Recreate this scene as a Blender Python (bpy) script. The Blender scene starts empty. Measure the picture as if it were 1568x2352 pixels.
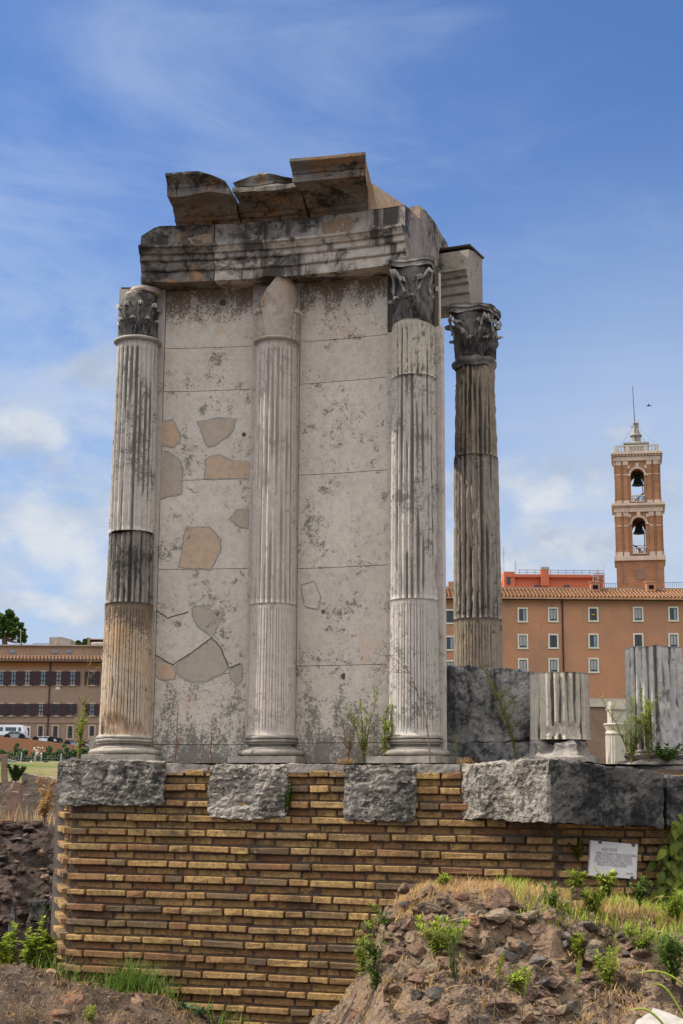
import bpy, bmesh, math, random
from mathutils import Vector, Matrix, noise
random.seed(7)
S = bpy.context.scene
col = S.collection
PI = math.pi
R = math.radians
# ------------------------------------------------------------------ camera
EYE = Vector((0.0, 0.0, 1.65))
FPX, CX, CY = 3390.0, 784.0, 1176.0          # focal length and centre in 1568x2352 photo pixels
PITCH, ROLL = R(10.76), 0.0064
_r0 = Vector((1, 0, 0)); _u0 = Vector((0, -math.sin(PITCH), math.cos(PITCH))); FWD = Vector((0, math.cos(PITCH), math.sin(PITCH)))
RIGHT = (_r0 * math.cos(ROLL) + _u0 * math.sin(ROLL)); UP = (_u0 * math.cos(ROLL) - _r0 * math.sin(ROLL))
cam_d = bpy.data.cameras.new('camera'); cam = bpy.data.objects.new('camera', cam_d); col.objects.link(cam)
cam_d.sensor_fit = 'VERTICAL'; cam_d.sensor_height = 36.0; cam_d.lens = 36.0 * FPX / 2352.0
cam_d.clip_start = 0.1; cam_d.clip_end = 5000
m3 = Matrix((RIGHT, UP, -FWD)).transposed()
cam.matrix_world = Matrix.Translation(EYE) @ m3.to_4x4()
S.camera = cam
S.view_settings.view_transform = 'Standard'; S.view_settings.look = 'None'
S.view_settings.gamma = 1; S.view_settings.exposure = 0.25
# ------------------------------------------------------------------ sun and sky
SUN_AZ, SUN_EL = R(-84), R(47)              # azimuth from +Y (view direction), negative = left
SUND = Vector((math.sin(SUN_AZ) * math.cos(SUN_EL), math.cos(SUN_AZ) * math.cos(SUN_EL), math.sin(SUN_EL)))
sl = bpy.data.lights.new('sun', 'SUN'); so = bpy.data.objects.new('sun', sl); col.objects.link(so)
sl.energy = 4.6; sl.angle = R(0.6); sl.color = (1.0, 0.93, 0.82)
so.rotation_euler = SUND.to_track_quat('Z', 'Y').to_euler(); so.location = (-30, 0, 40)

def dir_px(px, py):
    return (RIGHT * ((px - CX) / FPX) + UP * ((CY - py) / FPX) + FWD)
def P(px, py, Y):
    d = dir_px(px, py); return EYE + d * (Y / d.y)
def PZ(px, py, z):
    d = dir_px(px, py); return EYE + d * ((z - EYE.z) / d.z)

class G:
    """small helper to write node graphs"""
    def __init__(s, tree): s.t = tree; s.n = tree.nodes; s.l = tree.links
    def add(s, typ, ins=None, **props):
        nd = s.n.new(typ)
        for k, v in props.items(): setattr(nd, k, v)
        if ins:
            for k, v in ins.items(): s.set(nd.inputs[k], v)
        return nd
    def set(s, sock, v):
        if isinstance(v, bpy.types.NodeSocket): s.l.new(v, sock)
        elif isinstance(v, tuple) and len(v) == 3 and sock.type == 'RGBA': sock.default_value = (*v, 1)
        else: sock.default_value = v
    def math(s, op, a, b=0.0, c=0.0, clamp=False):
        return s.add('ShaderNodeMath', {0: a, 1: b, 2: c}, operation=op, use_clamp=clamp).outputs[0]
    def vmath(s, op, a, b=(0, 0, 0)):
        nd = s.add('ShaderNodeVectorMath', {0: a, 1: b}, operation=op)
        return nd.outputs['Value'] if op in ('DOT_PRODUCT', 'LENGTH', 'DISTANCE') else nd.outputs[0]
    def noise(s, vec, scale=5, detail=4, rough=0.5, dist=0.0):
        return s.add('ShaderNodeTexNoise', {'Vector': vec, 'Scale': scale, 'Detail': detail, 'Roughness': rough, 'Distortion': dist}).outputs[0]
    def vor(s, vec, scale=5, feature='F1', out=0, rnd=1.0):
        return s.add('ShaderNodeTexVoronoi', {'Vector': vec, 'Scale': scale, 'Randomness': rnd}, feature=feature).outputs[out]
    def mapr(s, v, a, b, c=0.0, d=1.0, smooth=True):
        return s.add('ShaderNodeMapRange', {0: v, 1: a, 2: b, 3: c, 4: d}, interpolation_type='SMOOTHSTEP' if smooth else 'LINEAR').outputs[0]
    def mix(s, f, a, b, mode='MIX'):
        nd = s.add('ShaderNodeMix', data_type='RGBA', blend_type=mode)
        s.set(nd.inputs[0], f); s.set(nd.inputs[6], a if not isinstance(a, tuple) else (*a[:3], 1)); s.set(nd.inputs[7], b if not isinstance(b, tuple) else (*b[:3], 1))
        return nd.outputs[2]
    def scl(s, vec, sc):
        return s.vmath('MULTIPLY', vec, sc)
    def sep(s, vec):
        nd = s.add('ShaderNodeSeparateXYZ', {0: vec}); return nd.outputs[0], nd.outputs[1], nd.outputs[2]
    def attr(s, name):
        return s.add('ShaderNodeAttribute', attribute_name=name).outputs['Fac']

W = bpy.data.worlds.new("World"); S.world = W; W.use_nodes = True
g = G(W.node_tree); g.n.clear()
vec = g.add('ShaderNodeTexCoord').outputs['Generated']
sky = g.add('ShaderNodeTexSky', sky_type='NISHITA', sun_disc=False, sun_elevation=SUN_EL, sun_rotation=SUN_AZ)
sky.air_density = 1.0; sky.dust_density = 0.6; sky.ozone_density = 2.0; sky.altitude = 100
x, y, z = g.sep(vec)
skyc = g.mix(1.0, sky.outputs[0], (0.72, 0.94, 1.28), 'MULTIPLY')
# pale veil near the horizon and thin streaked high clouds
veil_h = g.mapr(z, 0.42, -0.02, 0.0, 0.62)
rot = g.add('ShaderNodeMapping', {'Vector': vec, 'Rotation': (0, R(28), 0), 'Scale': (5.0, 5.0, 16.0)}).outputs[0]
n1 = g.noise(rot, 0.55, 7, 0.62, 0.6)
n2 = g.noise(g.scl(vec, (3.0, 3.0, 4.5)), 1.3, 3, 0.5)
wisp = g.mapr(g.math('ADD', n1, g.math('MULTIPLY', g.math('SUBTRACT', n2, 0.5), 0.7)), 0.48, 0.92, 0.0, 0.46)
rside = g.mapr(x, -0.05, 0.20, 0.0, 0.62)
lowr = g.mapr(z, 0.46, 0.16, 0.0, 1.0)
lside = g.math('MULTIPLY', g.mapr(x, -0.04, -0.16, 0.0, 0.75), g.mapr(z, 0.42, 0.22))
lside = g.math('MULTIPLY', lside, g.mapr(g.noise(g.scl(vec, (1, 1, 1.8)), 9, 7, 0.68, 0.4), 0.36, 0.62, 0.15, 1.0))
pale = g.math('ADD', g.math('ADD', g.math('MULTIPLY', rside, lowr), veil_h), lside, clamp=True)
# cumulus banks low in the sky
def blob(px, py, rx, ry):
    d = dir_px(px, py).normalized()
    sx = g.math('DIVIDE', g.math('SUBTRACT', x, d.x), rx); sz = g.math('DIVIDE', g.math('SUBTRACT', z, d.z), ry)
    fr = g.mapr(y, 0.2, 0.6)
    return g.math('MULTIPLY', g.math('POWER', 2.718, g.math('MULTIPLY', g.math('ADD', g.math('MULTIPLY', sx, sx), g.math('MULTIPLY', sz, sz)), -1.0)), fr)
bl = None
for b in [(1385, 1110, .034, .026), (1440, 985, .018, .014), (1560, 1130, .034, .026), (1340, 1255, .075, .028), (1200, 1290, .06, .024), (1250, 1100, .05, .03), (150, 1415, .035, .012), (60, 1380, .03, .01),
          (110, 1180, .06, .06), (200, 860, .04, .02), (1040, 1120, .018, .03), (1040, 1260, .02, .03), (40, 1000, .05, .03)]:
    v = blob(*b); bl = v if bl is None else g.math('MAXIMUM', bl, v)
nc = g.noise(g.scl(vec, (1, 1, 1.35)), 16, 8, 0.62, 0.3)
nlow = g.noise(g.scl(vec, (1, 1, 1.6)), 5, 4, 0.55)
band = g.math('MULTIPLY', g.mapr(z, 0.30, 0.02, 0.0, 0.22), g.mapr(nlow, 0.42, 0.62))
cum = g.mapr(g.math('ADD', g.math('ADD', g.math('MULTIPLY', bl, 0.62), band), g.math('MULTIPLY', g.math('SUBTRACT', nc, 0.5), 1.5)), 0.30, 0.78, 0.0, 0.85)
# unseen bright cloud added behind the camera as fill for the shaded fronts
back = g.mapr(g.math('SUBTRACT', y, g.math('MULTIPLY', z, 0.35)), 0.28, -0.25)
nb = g.noise(vec, 2.2, 5, 0.55)
back_fill = g.math('MULTIPLY', g.math('MULTIPLY', back, g.mapr(z, 0.10, 0.70, 0.04, 1.0)), g.mapr(nb, 0.30, 0.55, 0.35, 1.0))
cshade = g.noise(g.vmath('ADD', g.scl(vec, (1, 1, 1.6)), (0.02, 0, -0.03)), 12, 5, 0.55)
ccol = g.mix(g.mapr(cshade, 0.38, 0.62), (3.7, 4.4, 5.5), (6.6, 6.7, 6.9))
c = g.mix(g.math('MULTIPLY', wisp, g.mapr(z, 0.10, 0.3, 0.6, 1.0)), skyc, (5.2, 5.9, 7.4))
c = g.mix(pale, c, (4.3, 5.2, 6.7))
c = g.mix(cum, c, ccol)
c = g.mix(back_fill, c, (19.5, 19.0, 18.2))
bg = g.add('ShaderNodeBackground', {'Color': c, 'Strength': 0.1})
g.add('ShaderNodeOutputWorld', {'Surface': bg.outputs[0]})

# ------------------------------------------------------------------ object helpers
def wloc(o):
    v = Vector((0, 0, 0))
    while o is not None: v += o.location; o = o.parent
    return v
def tag(o, label=None, cat=None, group=None, kind=None):
    if label: o['label'] = label
    if cat: o['category'] = cat
    if group: o['group'] = group
    if kind: o['kind'] = kind
    return o
def thing(name, label, cat, loc=(0, 0, 0), group=None):
    o = bpy.data.objects.new(name, None); col.objects.link(o); o.location = loc; o.empty_display_size = 0.2
    return tag(o, label, cat, group)
def copy_tree(o, parent=None):
    c = o.copy(); col.objects.link(c)
    if parent is not None: c.parent = parent
    for ch in list(o.children): copy_tree(ch, c)
    return c

class MB:
    def __init__(s): s.v = []; s.f = []; s.m = []; s.a = []      # verts, faces, material index, tone attribute per face
    def face(s, idx, m=0, a=0.5): s.f.append(idx); s.m.append(m); s.a.append(a)
    def vert(s, p): s.v.append(Vector(p)); return len(s.v) - 1
    def poly(s, pts, m=0, a=0.5): s.face([s.vert(p) for p in pts], m, a)
    def grid(s, rows, m=0, a=0.5, closed=False):
        """rows: list of equally long lists of points"""
        i0 = len(s.v); n = len(rows[0])
        for r in rows:
            for p in r: s.v.append(Vector(p))
        for i in range(len(rows) - 1):
            for j in range(n if closed else n - 1):
                k = (j + 1) % n
                s.face([i0 + i*n + j, i0 + i*n + k, i0 + (i+1)*n + k, i0 + (i+1)*n + j], m, a)
    def box(s, c, sz, rot=None, m=0, a=0.5, jit=0.0):
        """centre, full size, rotation (Matrix 3x3 or z angle)"""
        M = Matrix.Identity(3) if rot is None else (rot if isinstance(rot, Matrix) else Matrix.Rotation(rot, 3, 'Z'))
        i = len(s.v); c = Vector(c)
        for dz in (-.5, .5):
            for dx, dy in ((-.5, -.5), (.5, -.5), (.5, .5), (-.5, .5)):
                p = Vector((dx*sz[0] + random.uniform(-jit, jit), dy*sz[1] + random.uniform(-jit, jit), dz*sz[2] + random.uniform(-jit, jit)))
                s.v.append(c + M @ p)
        for q in ((3, 2, 1, 0), (4, 5, 6, 7), (0, 1, 5, 4), (1, 2, 6, 5), (2, 3, 7, 6), (3, 0, 4, 7)):
            s.face([i + k for k in q], m, a)
    def tube(s, pts, r, n=6, m=0, a=0.5, cap=True):
        pts = [Vector(p) for p in pts]; rr = r if isinstance(r, (list, tuple)) else [r] * len(pts)
        rows = []
        for i, p in enumerate(pts):
            t = (pts[min(i+1, len(pts)-1)] - pts[max(i-1, 0)]).normalized()
            u = t.cross(Vector((0, 0, 1)) if abs(t.z) < .9 else Vector((1, 0, 0))).normalized(); w = t.cross(u)
            rows.append([p + (u * math.cos(2*PI*k/n) + w * math.sin(2*PI*k/n)) * rr[i] for k in range(n)])
        i0 = len(s.v); s.grid(rows, m, a, closed=True)
        if cap:
            s.face([i0 + k for k in range(n)][::-1], m, a); s.face([i0 + (len(pts)-1)*n + k for k in range(n)], m, a)
    def lathe(s, prof, c=(0, 0, 0), n=48, m=0, a=0.5, a0=0, a1=2*PI, cap=True):
        c = Vector(c); full = abs(a1 - a0 - 2*PI) < 1e-6; i0 = len(s.v)
        k = n if full else n + 1
        rows = [[c + Vector((r*math.sin(a0 + (a1-a0)*j/n), r*math.cos(a0 + (a1-a0)*j/n), z)) for j in range(k)] for r, z in prof]
        s.grid(rows, m, a, closed=full)
        if cap and full:
            s.face([i0 + j for j in range(k)], m, a); s.face([i0 + (len(prof)-1)*k + j for j in range(k)][::-1], m, a)
    def hexa(s, b, t, res=0.1, m=0, a=0.5, faces='all'):
        """b, t: 4 bottom and 4 top corners in ring order; every side a grid"""
        b = [Vector(p) for p in b]; t = [Vector(p) for p in t]
        def sheet(p00, p10, p11, p01):
            nu = max(1, int(max((p10-p00).length, (p11-p01).length) / res)); nv = max(1, int(max((p01-p00).length, (p11-p10).length) / res))
            s.grid([[p00.lerp(p10, j/nu).lerp(p01.lerp(p11, j/nu), i/nv) for j in range(nu+1)] for i in range(nv+1)], m, a)
        for k in range(4):
            q = (k+1) % 4; sheet(b[k], b[q], t[q], t[k])
        sheet(t[0], t[1], t[2], t[3]); sheet(b[3], b[2], b[1], b[0])
    def disp(s, amp, freq, octv=3, start=0, only=None):
        for i in range(start, len(s.v)):
            p = s.v[i]; s.v[i] = p + noise.turbulence_vector(p * freq, octv, False) * amp if only is None or only(p) else p
    def build(s, name, mats, parent=None, smooth=False, loc=None, weld=0.0):
        me = bpy.data.meshes.new(name)
        base = wloc(parent) if parent is not None else (Vector(loc) if loc is not None else Vector((0, 0, 0)))
        me.from_pydata([p - base for p in s.v], [], s.f)
        if not isinstance(mats, (list, tuple)): mats = [mats]
        for mt in mats: me.materials.append(mt)
        me.polygons.foreach_set('material_index', s.m)
        at = me.attributes.new('tone', 'FLOAT', 'FACE'); at.data.foreach_set('value', s.a)
        if smooth: me.polygons.foreach_set('use_smooth', [True] * len(s.f))
        me.update()
        if weld:
            bm = bmesh.new(); bm.from_mesh(me); bmesh.ops.remove_doubles(bm, verts=bm.verts, dist=weld); bmesh.ops.recalc_face_normals(bm, faces=bm.faces); bm.to_mesh(me); bm.free()
        o = bpy.data.objects.new(name, me); col.objects.link(o)
        if parent is not None: o.parent = parent
        elif loc is not None: o.location = loc
        return o

def fbm(p, o=4, h=0.9): return noise.fractal(p, h, 2.1, o)

# ------------------------------------------------------------------ materials
def newmat(name, rough=0.85, spec=0.25):
    mt = bpy.data.materials.new(name); mt.use_nodes = True; gg = G(mt.node_tree); gg.n.clear()
    bs = gg.add('ShaderNodeBsdfPrincipled', {'Roughness': rough, 'Specular IOR Level': spec})
    gg.add('ShaderNodeOutputMaterial', {'Surface': bs.outputs[0]})
    return mt, gg, bs
def plain(name, c, rough=0.7, spec=0.3, var=0.0, scale=3.0, metal=0.0):
    mt, gg, bs = newmat(name, rough, spec); bs.inputs['Metallic'].default_value = metal
    if var:
        pos = gg.add('ShaderNodeNewGeometry').outputs['Position']
        n = gg.noise(pos, scale, 5, 0.6)
        gg.set(bs.inputs['Base Color'], gg.mix(gg.mapr(n, .3, .7), tuple(v*(1-var) for v in c), tuple(min(1, v*(1+var)) for v in c)))
    else: bs.inputs['Base Color'].default_value = (*c, 1)
    return mt
def stone(name, c1, c2, blotch=1.5, dark=(0.03, 0.03, 0.032), dark_amt=0.5, dark_scale=2.0, streak=0.0, streak_scale=14.0, streak_col=None,
          pits=0.5, pit_scale=38.0, warm=None, warm_amt=0.0, zones=(), bump=0.4, bump_scale=25.0, fine=120.0, cav=0.0, tone=0.0, rough=0.88, bdist=0.02, strata=0.0, edge=0.0):
    mt, q, bs = newmat(name, rough, 0.2)
    pos = q.add('ShaderNodeNewGeometry').outputs['Position']
    X, Y_, Z = q.sep(pos)
    c = q.mix(q.mapr(q.noise(pos, blotch, 5, 0.6), .32, .68), c1, c2)
    if tone:
        tn = q.attr('tone'); c = q.mix(1.0, c, q.mix(tn, (1-tone, 1-tone, 1-tone*0.9), (1+tone, 1+tone, 1+tone*0.9)), 'MULTIPLY')
    nf = q.noise(pos, fine, 3, 0.7)
    c = q.mix(q.mapr(nf, .30, .70, 0.0, 0.55), c, tuple(v*.62 for v in c1)); nm = q.noise(pos, 14, 5, .75); c = q.mix(q.mapr(nm, .42, .66, 0, .5), c, tuple(v*.66 for v in c2))
    if warm: c = q.mix(q.mapr(q.math('ADD', q.noise(pos, 1.7, 5, .62), q.math('MULTIPLY', q.noise(pos, 9, 3, .6), .3)), .78 - warm_amt, .92 - warm_amt*.6, 0, .85), c, warm)
    masks = []
    nd = q.noise(pos, dark_scale, 8, 0.68, .4)
    n3 = q.noise(pos, dark_scale*7, 4, 0.7)
    if dark_amt: masks.append(q.mapr(q.math('ADD', nd, q.math('MULTIPLY', n3, .35)), .92 - dark_amt*.5, 1.0 - dark_amt*.42, 0, .9))
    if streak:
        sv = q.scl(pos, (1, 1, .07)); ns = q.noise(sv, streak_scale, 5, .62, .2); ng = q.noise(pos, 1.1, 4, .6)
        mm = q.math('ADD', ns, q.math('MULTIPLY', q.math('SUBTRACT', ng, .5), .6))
        if cav: mm = q.math('ADD', mm, q.math('MULTIPLY', q.math('SUBTRACT', q.attr('cav'), .45), cav))  # shade painted into the flutes by depth, on top of the dirt streaks
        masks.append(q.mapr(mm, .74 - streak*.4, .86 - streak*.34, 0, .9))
    for (zl, zh, amt) in zones:       # lichen and soot that grows between two heights, edge broken by noise
        mz = q.mapr(Z, zl, zh, 0, 1, smooth=False)
        sv = q.noise(q.scl(pos, (1, 1, .5)), 5.5, 7, .72); 
        sf = q.noise(pos, 42, 4, .75); masks.append(q.mapr(q.math('ADD', q.math('ADD', q.math('MULTIPLY', mz, .42), sv), q.math('MULTIPLY', q.math('SUBTRACT', sf, .5), .9)), .66, .86, 0, .88 * amt))
    if pits:
        cl = q.noise(pos, 2.2, 5, .7); sp = q.noise(pos, pit_scale, 3, .75, .5); sp2 = q.noise(q.scl(pos, (1, 1, 1 + strata)), pit_scale*.35, 5, .8, .3)
        pv = q.math('ADD', q.math('MAXIMUM', sp, q.math('ADD', sp2, .035)), q.math('MULTIPLY', q.math('SUBTRACT', cl, .5), .75))
        pm = q.mapr(pv, .70 - pits*.10, .79 - pits*.10, 0, .80)
        masks.append(pm)
    mk = None
    for m_ in masks: mk = m_ if mk is None else q.math('MAXIMUM', mk, m_)
    if mk is not None: c = q.mix(mk, c, streak_col or dark)
    if edge: c = q.mix(q.mapr(q.math('ADD', q.add('ShaderNodeNewGeometry').outputs['Pointiness'], q.math('MULTIPLY', q.math('SUBTRACT', q.noise(pos, 20, 3, .6), .5), .06)), .51, .56, 0, edge), c, (.46, .42, .37))
    q.set(bs.inputs['Base Color'], c)
    hb = q.math('ADD', q.noise(pos, bump_scale, 6, .65), q.math('MULTIPLY', nf, .25))
    if pits: hb = q.math('SUBTRACT', hb, q.math('MULTIPLY', pm, .6))
    bp = q.add('ShaderNodeBump', {'Strength': bump, 'Distance': bdist, 'Height': hb}); q.set(bs.inputs['Normal'], bp.outputs[0])
    return mt

M = {}
M['marble'] = stone('panel_marble', (.64, .575, .49), (.55, .485, .41), blotch=1.3, dark=(.13, .115, .10), dark_amt=.10, dark_scale=2.5, pits=.8, pit_scale=34, warm=(.52, .40, .30), warm_amt=.02, zones=((3.0, 1.75, 1.0),), bump=.3, tone=.12)
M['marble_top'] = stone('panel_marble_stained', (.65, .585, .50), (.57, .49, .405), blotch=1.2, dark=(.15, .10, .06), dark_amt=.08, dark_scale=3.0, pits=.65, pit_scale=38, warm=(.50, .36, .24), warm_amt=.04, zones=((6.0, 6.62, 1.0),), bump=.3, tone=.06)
M['patch_tan'] = stone('patch_tan', (.53, .38, .265), (.49, .37, .27), blotch=4, dark_amt=0, pits=0.3, bump=.1, pit_scale=60)
M['patch_grey'] = stone('patch_grey', (.41, .365, .305), (.47, .375, .28), blotch=3, dark_amt=0, pits=0.3, bump=.1, pit_scale=60)
M['mortar_grey'] = plain('patch_mortar', (.27, .26, .23), .95, .1, .2, 30)
M['wallcore'] = plain('wall_joint', (.09, .075, .06), 1, 0)
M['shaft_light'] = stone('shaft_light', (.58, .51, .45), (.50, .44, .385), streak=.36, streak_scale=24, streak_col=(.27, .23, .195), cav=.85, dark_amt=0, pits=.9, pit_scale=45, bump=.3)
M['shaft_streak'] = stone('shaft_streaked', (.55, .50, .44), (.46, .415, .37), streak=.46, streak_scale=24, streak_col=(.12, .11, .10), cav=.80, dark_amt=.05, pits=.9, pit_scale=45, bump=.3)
M['shaft_dark'] = stone('shaft_dark', (.32, .28, .235), (.20, .18, .155), streak=.55, streak_scale=22, streak_col=(.035, .033, .032), cav=.5, dark_amt=.35, dark_scale=3, pits=.6, bump=.5)
M['shaft_tan'] = stone('shaft_tan', (.50, .44, .36), (.50, .31, .16), blotch=1.3, streak=.58, streak_scale=22, streak_col=(.055, .045, .038), cav=.6, dark_amt=.05, pits=.5, bump=.3, zones=((2.7, 3.45, .8),))
M['shaft_brown'] = stone('shaft_brown', (.34, .27, .195), (.24, .20, .155), streak=.50, streak_scale=22, streak_col=(.045, .042, .04), cav=.6, dark_amt=.22, dark_scale=3, pits=.6, bump=.5)
M['shaft_grey'] = stone('shaft_grey', (.38, .325, .265), (.28, .24, .20), streak=.50, streak_scale=22, streak_col=(.055, .052, .05), cav=.6, dark_amt=.15, dark_scale=3, pits=.6, bump=.5)
M['shaft_cream'] = stone('shaft_cream', (.55, .49, .39), (.44, .395, .32), streak=.45, streak_scale=24, streak_col=(.05, .048, .042), cav=.75, dark_amt=.06, pits=.5, bump=.3)
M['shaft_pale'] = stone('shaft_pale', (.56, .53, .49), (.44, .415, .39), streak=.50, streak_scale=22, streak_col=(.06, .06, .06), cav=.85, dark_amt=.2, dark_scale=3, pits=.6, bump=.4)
M['cap_black'] = stone('capital_black', (.22, .20, .175), (.035, .032, .03), blotch=9, edge=.8, dark_amt=.5, dark_scale=8, pits=.2, bump=.5)
M['cap_mixed'] = stone('capital_weathered', (.24, .215, .19), (.06, .056, .052), blotch=5, edge=.55, dark_amt=.42, dark_scale=5, pits=.5, bump=.6)
M['cap_plain'] = stone('capital_plain', (.48, .41, .345), (.42, .345, .28), blotch=3, dark_amt=.05, pits=.7, bump=.4, warm=(.40, .26, .16), warm_amt=.10)
M['base_grey'] = stone('base_grey', (.34, .30, .26), (.22, .20, .175), blotch=5, dark_amt=.28, dark_scale=5, pits=.4, bump=.35)
M['base_light'] = stone('base_light', (.46, .41, .35), (.30, .27, .23), blotch=5, dark_amt=.25, dark_scale=5, pits=.4, bump=.35, streak=.1)
M['ent'] = stone('architrave_marble', (.60, .53, .45), (.40, .345, .29), blotch=2.2, dark=(.045, .04, .036), dark_amt=.55, dark_scale=1.7, streak=.62, streak_scale=6, pits=.7, bump=.4, warm=(.38, .25, .14), warm_amt=.06)
M['ent_dark'] = stone('architrave_dark', (.26, .225, .19), (.13, .118, .105), blotch=3, dark=(.025, .024, .024), dark_amt=.60, dark_scale=2.2, streak=.55, streak_scale=6, pits=.5, bump=.6, warm=(.46, .22, .06), warm_amt=.10)
M['ent_end'] = stone('beam_end', (.33, .29, .25), (.15, .138, .128), blotch=3, dark_amt=.45, dark_scale=3, streak=.4, streak_scale=9, pits=.6, bump=.4, warm=(.42, .28, .18), warm_amt=.15)
M['beam_new'] = stone('beam_restored', (.38, .33, .275), (.28, .245, .205), blotch=3, dark_amt=.26, dark_scale=4, streak=.15, pits=.6, bump=.25)
M['scar'] = stone('fresh_break', (.50, .36, .24), (.40, .26, .16), blotch=4, dark_amt=.1, pits=.2, bump=.3)
M['cornice'] = stone('cornice_marble', (.27, .245, .215), (.14, .125, .11), blotch=4, dark=(.028, .026, .024), dark_amt=.46, dark_scale=2.4, streak=.35, pits=.5, bump=.5, warm=(.26, .14, .055), warm_amt=.18)
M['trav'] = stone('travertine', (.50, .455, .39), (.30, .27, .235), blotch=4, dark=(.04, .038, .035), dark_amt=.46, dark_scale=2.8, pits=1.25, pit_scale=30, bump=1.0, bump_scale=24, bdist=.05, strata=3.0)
M['trav_light'] = stone('travertine_pale', (.58, .52, .44), (.42, .375, .32), blotch=5, dark=(.06, .055, .048), dark_amt=.22, dark_scale=6, pits=1.45, pit_scale=32, bump=1.0, bump_scale=26, bdist=.06, strata=2.5)
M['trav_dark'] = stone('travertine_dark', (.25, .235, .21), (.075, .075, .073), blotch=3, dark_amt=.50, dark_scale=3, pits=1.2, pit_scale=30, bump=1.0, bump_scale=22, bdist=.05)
M['rubble_wall'] = stone('rough_grey_block', (.42, .40, .37), (.14, .135, .13), blotch=2.4, dark=(.035, .035, .036), dark_amt=.46, dark_scale=1.7, streak=.48, streak_scale=6, pits=.9, bump=.8, bdist=.04)
M['slab_white'] = plain('white_slab_edge', (.66, .60, .54), .8, .2, .1, 8)
def brick_mat(name, dull=1.0):
    mt, q, bs = newmat(name, .9, .15)
    pos = q.add('ShaderNodeNewGeometry').outputs['Position']; t = q.attr('tone')
    rp = q.add('ShaderNodeValToRGB', {0: t}); cr = rp.color_ramp
    st = [(0, (.19, .085, .045)), (.14, (.28, .145, .07)), (.3, (.34, .20, .085)), (.5, (.41, .255, .10)), (.7, (.47, .305, .12)), (.86, (.36, .235, .105)), (.94, (.09, .07, .055)), (1.0, (.44, .09, .03))]
    cr.elements[0].position = 0; cr.elements[0].color = (*st[0][1], 1); cr.elements[1].position = 1; cr.elements[1].color = (*st[-1][1], 1)
    for p_, c_ in st[1:-1]: e = cr.elements.new(p_); e.color = (*c_, 1)
    c = rp.outputs[0]
    c = q.mix(q.mapr(q.noise(pos, 22, 4, .7), .40, .62, 0, .65), c, (.17 * dull, .10 * dull, .05 * dull))
    c = q.mix(q.mapr(q.noise(pos, 48, 3, .7), .56, .68, 0, .8), c, (.06, .045, .03))
    c = q.mix(q.mapr(q.noise(pos, 1.5, 6, .7), .52, .70, 0, .75), c, (.055, .042, .032))
    c = q.mix(q.mapr(q.noise(pos, 26, 4, .7), .60, .70, 0, .6), c, (.50, .38, .17))
    q.set(bs.inputs['Base Color'], c)
    bp = q.add('ShaderNodeBump', {'Strength': .6, 'Distance': .012, 'Height': q.noise(pos, 60, 5, .7)}); q.set(bs.inputs['Normal'], bp.outputs[0])
    return mt
M['brick'] = brick_mat('podium_brick')
M['mortar'] = stone('mortar', (.17, .12, .085), (.12, .085, .062), blotch=6, dark_amt=.2, pits=.5, bump=.8)
M['scar_'] = None
M['earth'] = stone('earth', (.15, .105, .075), (.085, .06, .045), blotch=2.5, dark=(.035, .025, .02), dark_amt=.35, dark_scale=6, pits=.5, pit_scale=30, warm=(.26, .16, .09), warm_amt=.22, bump=1.0, bump_scale=18, bdist=.06, fine=90)
M['mound'] = stone('rubble_earth', (.43, .30, .20), (.27, .185, .13), blotch=4, dark=(.045, .032, .026), dark_amt=.42, dark_scale=5, pits=1.2, pit_scale=30, warm=(.40, .25, .14), warm_amt=.12, bump=1.0, bump_scale=26, bdist=.08, fine=80)
M['rock'] = stone('rubble_stone', (.36, .215, .145), (.22, .145, .105), blotch=5, dark_amt=.35, dark_scale=6, pits=.8, bump=1.0, bdist=.05, tone=.3, warm=(.34, .15, .08), warm_amt=.08)
M['rock_tan'] = stone('pale_stone', (.38, .29, .19), (.26, .20, .135), blotch=6, dark_amt=.3, dark_scale=6, pits=.8, bump=1.0, bdist=.04)
M['rock_grey'] = stone('grey_stone', (.22, .185, .155), (.13, .11, .095), blotch=6, dark_amt=.3, dark_scale=6, pits=.8, bump=1.0, bdist=.04)
M['white_stone'] = stone('white_marble_scrap', (.46, .42, .37), (.36, .33, .30), dark_amt=.05, pits=.2, bump=.3)
def leafm(name, c1, c2, tr=.25, rough=.6):
    mt, q, bs = newmat(name, rough, .25)
    pos = q.add('ShaderNodeNewGeometry').outputs['Position']
    cc = q.mix(q.attr('tone'), c1, c2); cc = q.mix(q.mapr(q.noise(pos, 4, 3, .6), .3, .7, 0, .35), cc, tuple(v*.6 for v in c1))
    q.set(bs.inputs['Base Color'], cc)
    tl = q.add('ShaderNodeBsdfTranslucent', {'Color': cc}); mx = q.add('ShaderNodeMixShader', {0: tr, 1: bs.outputs[0], 2: tl.outputs[0]})
    for nd in q.n:
        if nd.type == 'OUTPUT_MATERIAL': q.l.new(mx.outputs[0], nd.inputs[0])
    return mt
M['leaf'] = leafm('weed_leaf', (.17, .25, .025), (.50, .55, .08), .4)
M['leaf_dark'] = leafm('dark_leaf', (.03, .075, .015), (.09, .17, .03), .25)
M['leaf_blue'] = leafm('rosette_leaf', (.035, .09, .04), (.10, .19, .08), .2)
M['leaf_vine'] = leafm('creeper_leaf', (.05, .08, .01), (.20, .24, .02), .3)
M['stem'] = plain('stem', (.12, .10, .04), .8, .2, .3, 20)
M['stem_dry'] = plain('dry_stem', (.16, .10, .06), .8, .2, .3, 20)
M['straw'] = leafm('dry_grass', (.42, .25, .10), (.72, .49, .22), .3)
M['grassg'] = leafm('green_grass', (.07, .14, .02), (.20, .30, .05), .3)
M['rust'] = plain('rusty_weed', (.13, .045, .02), .8, .2, .3, 20)
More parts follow.
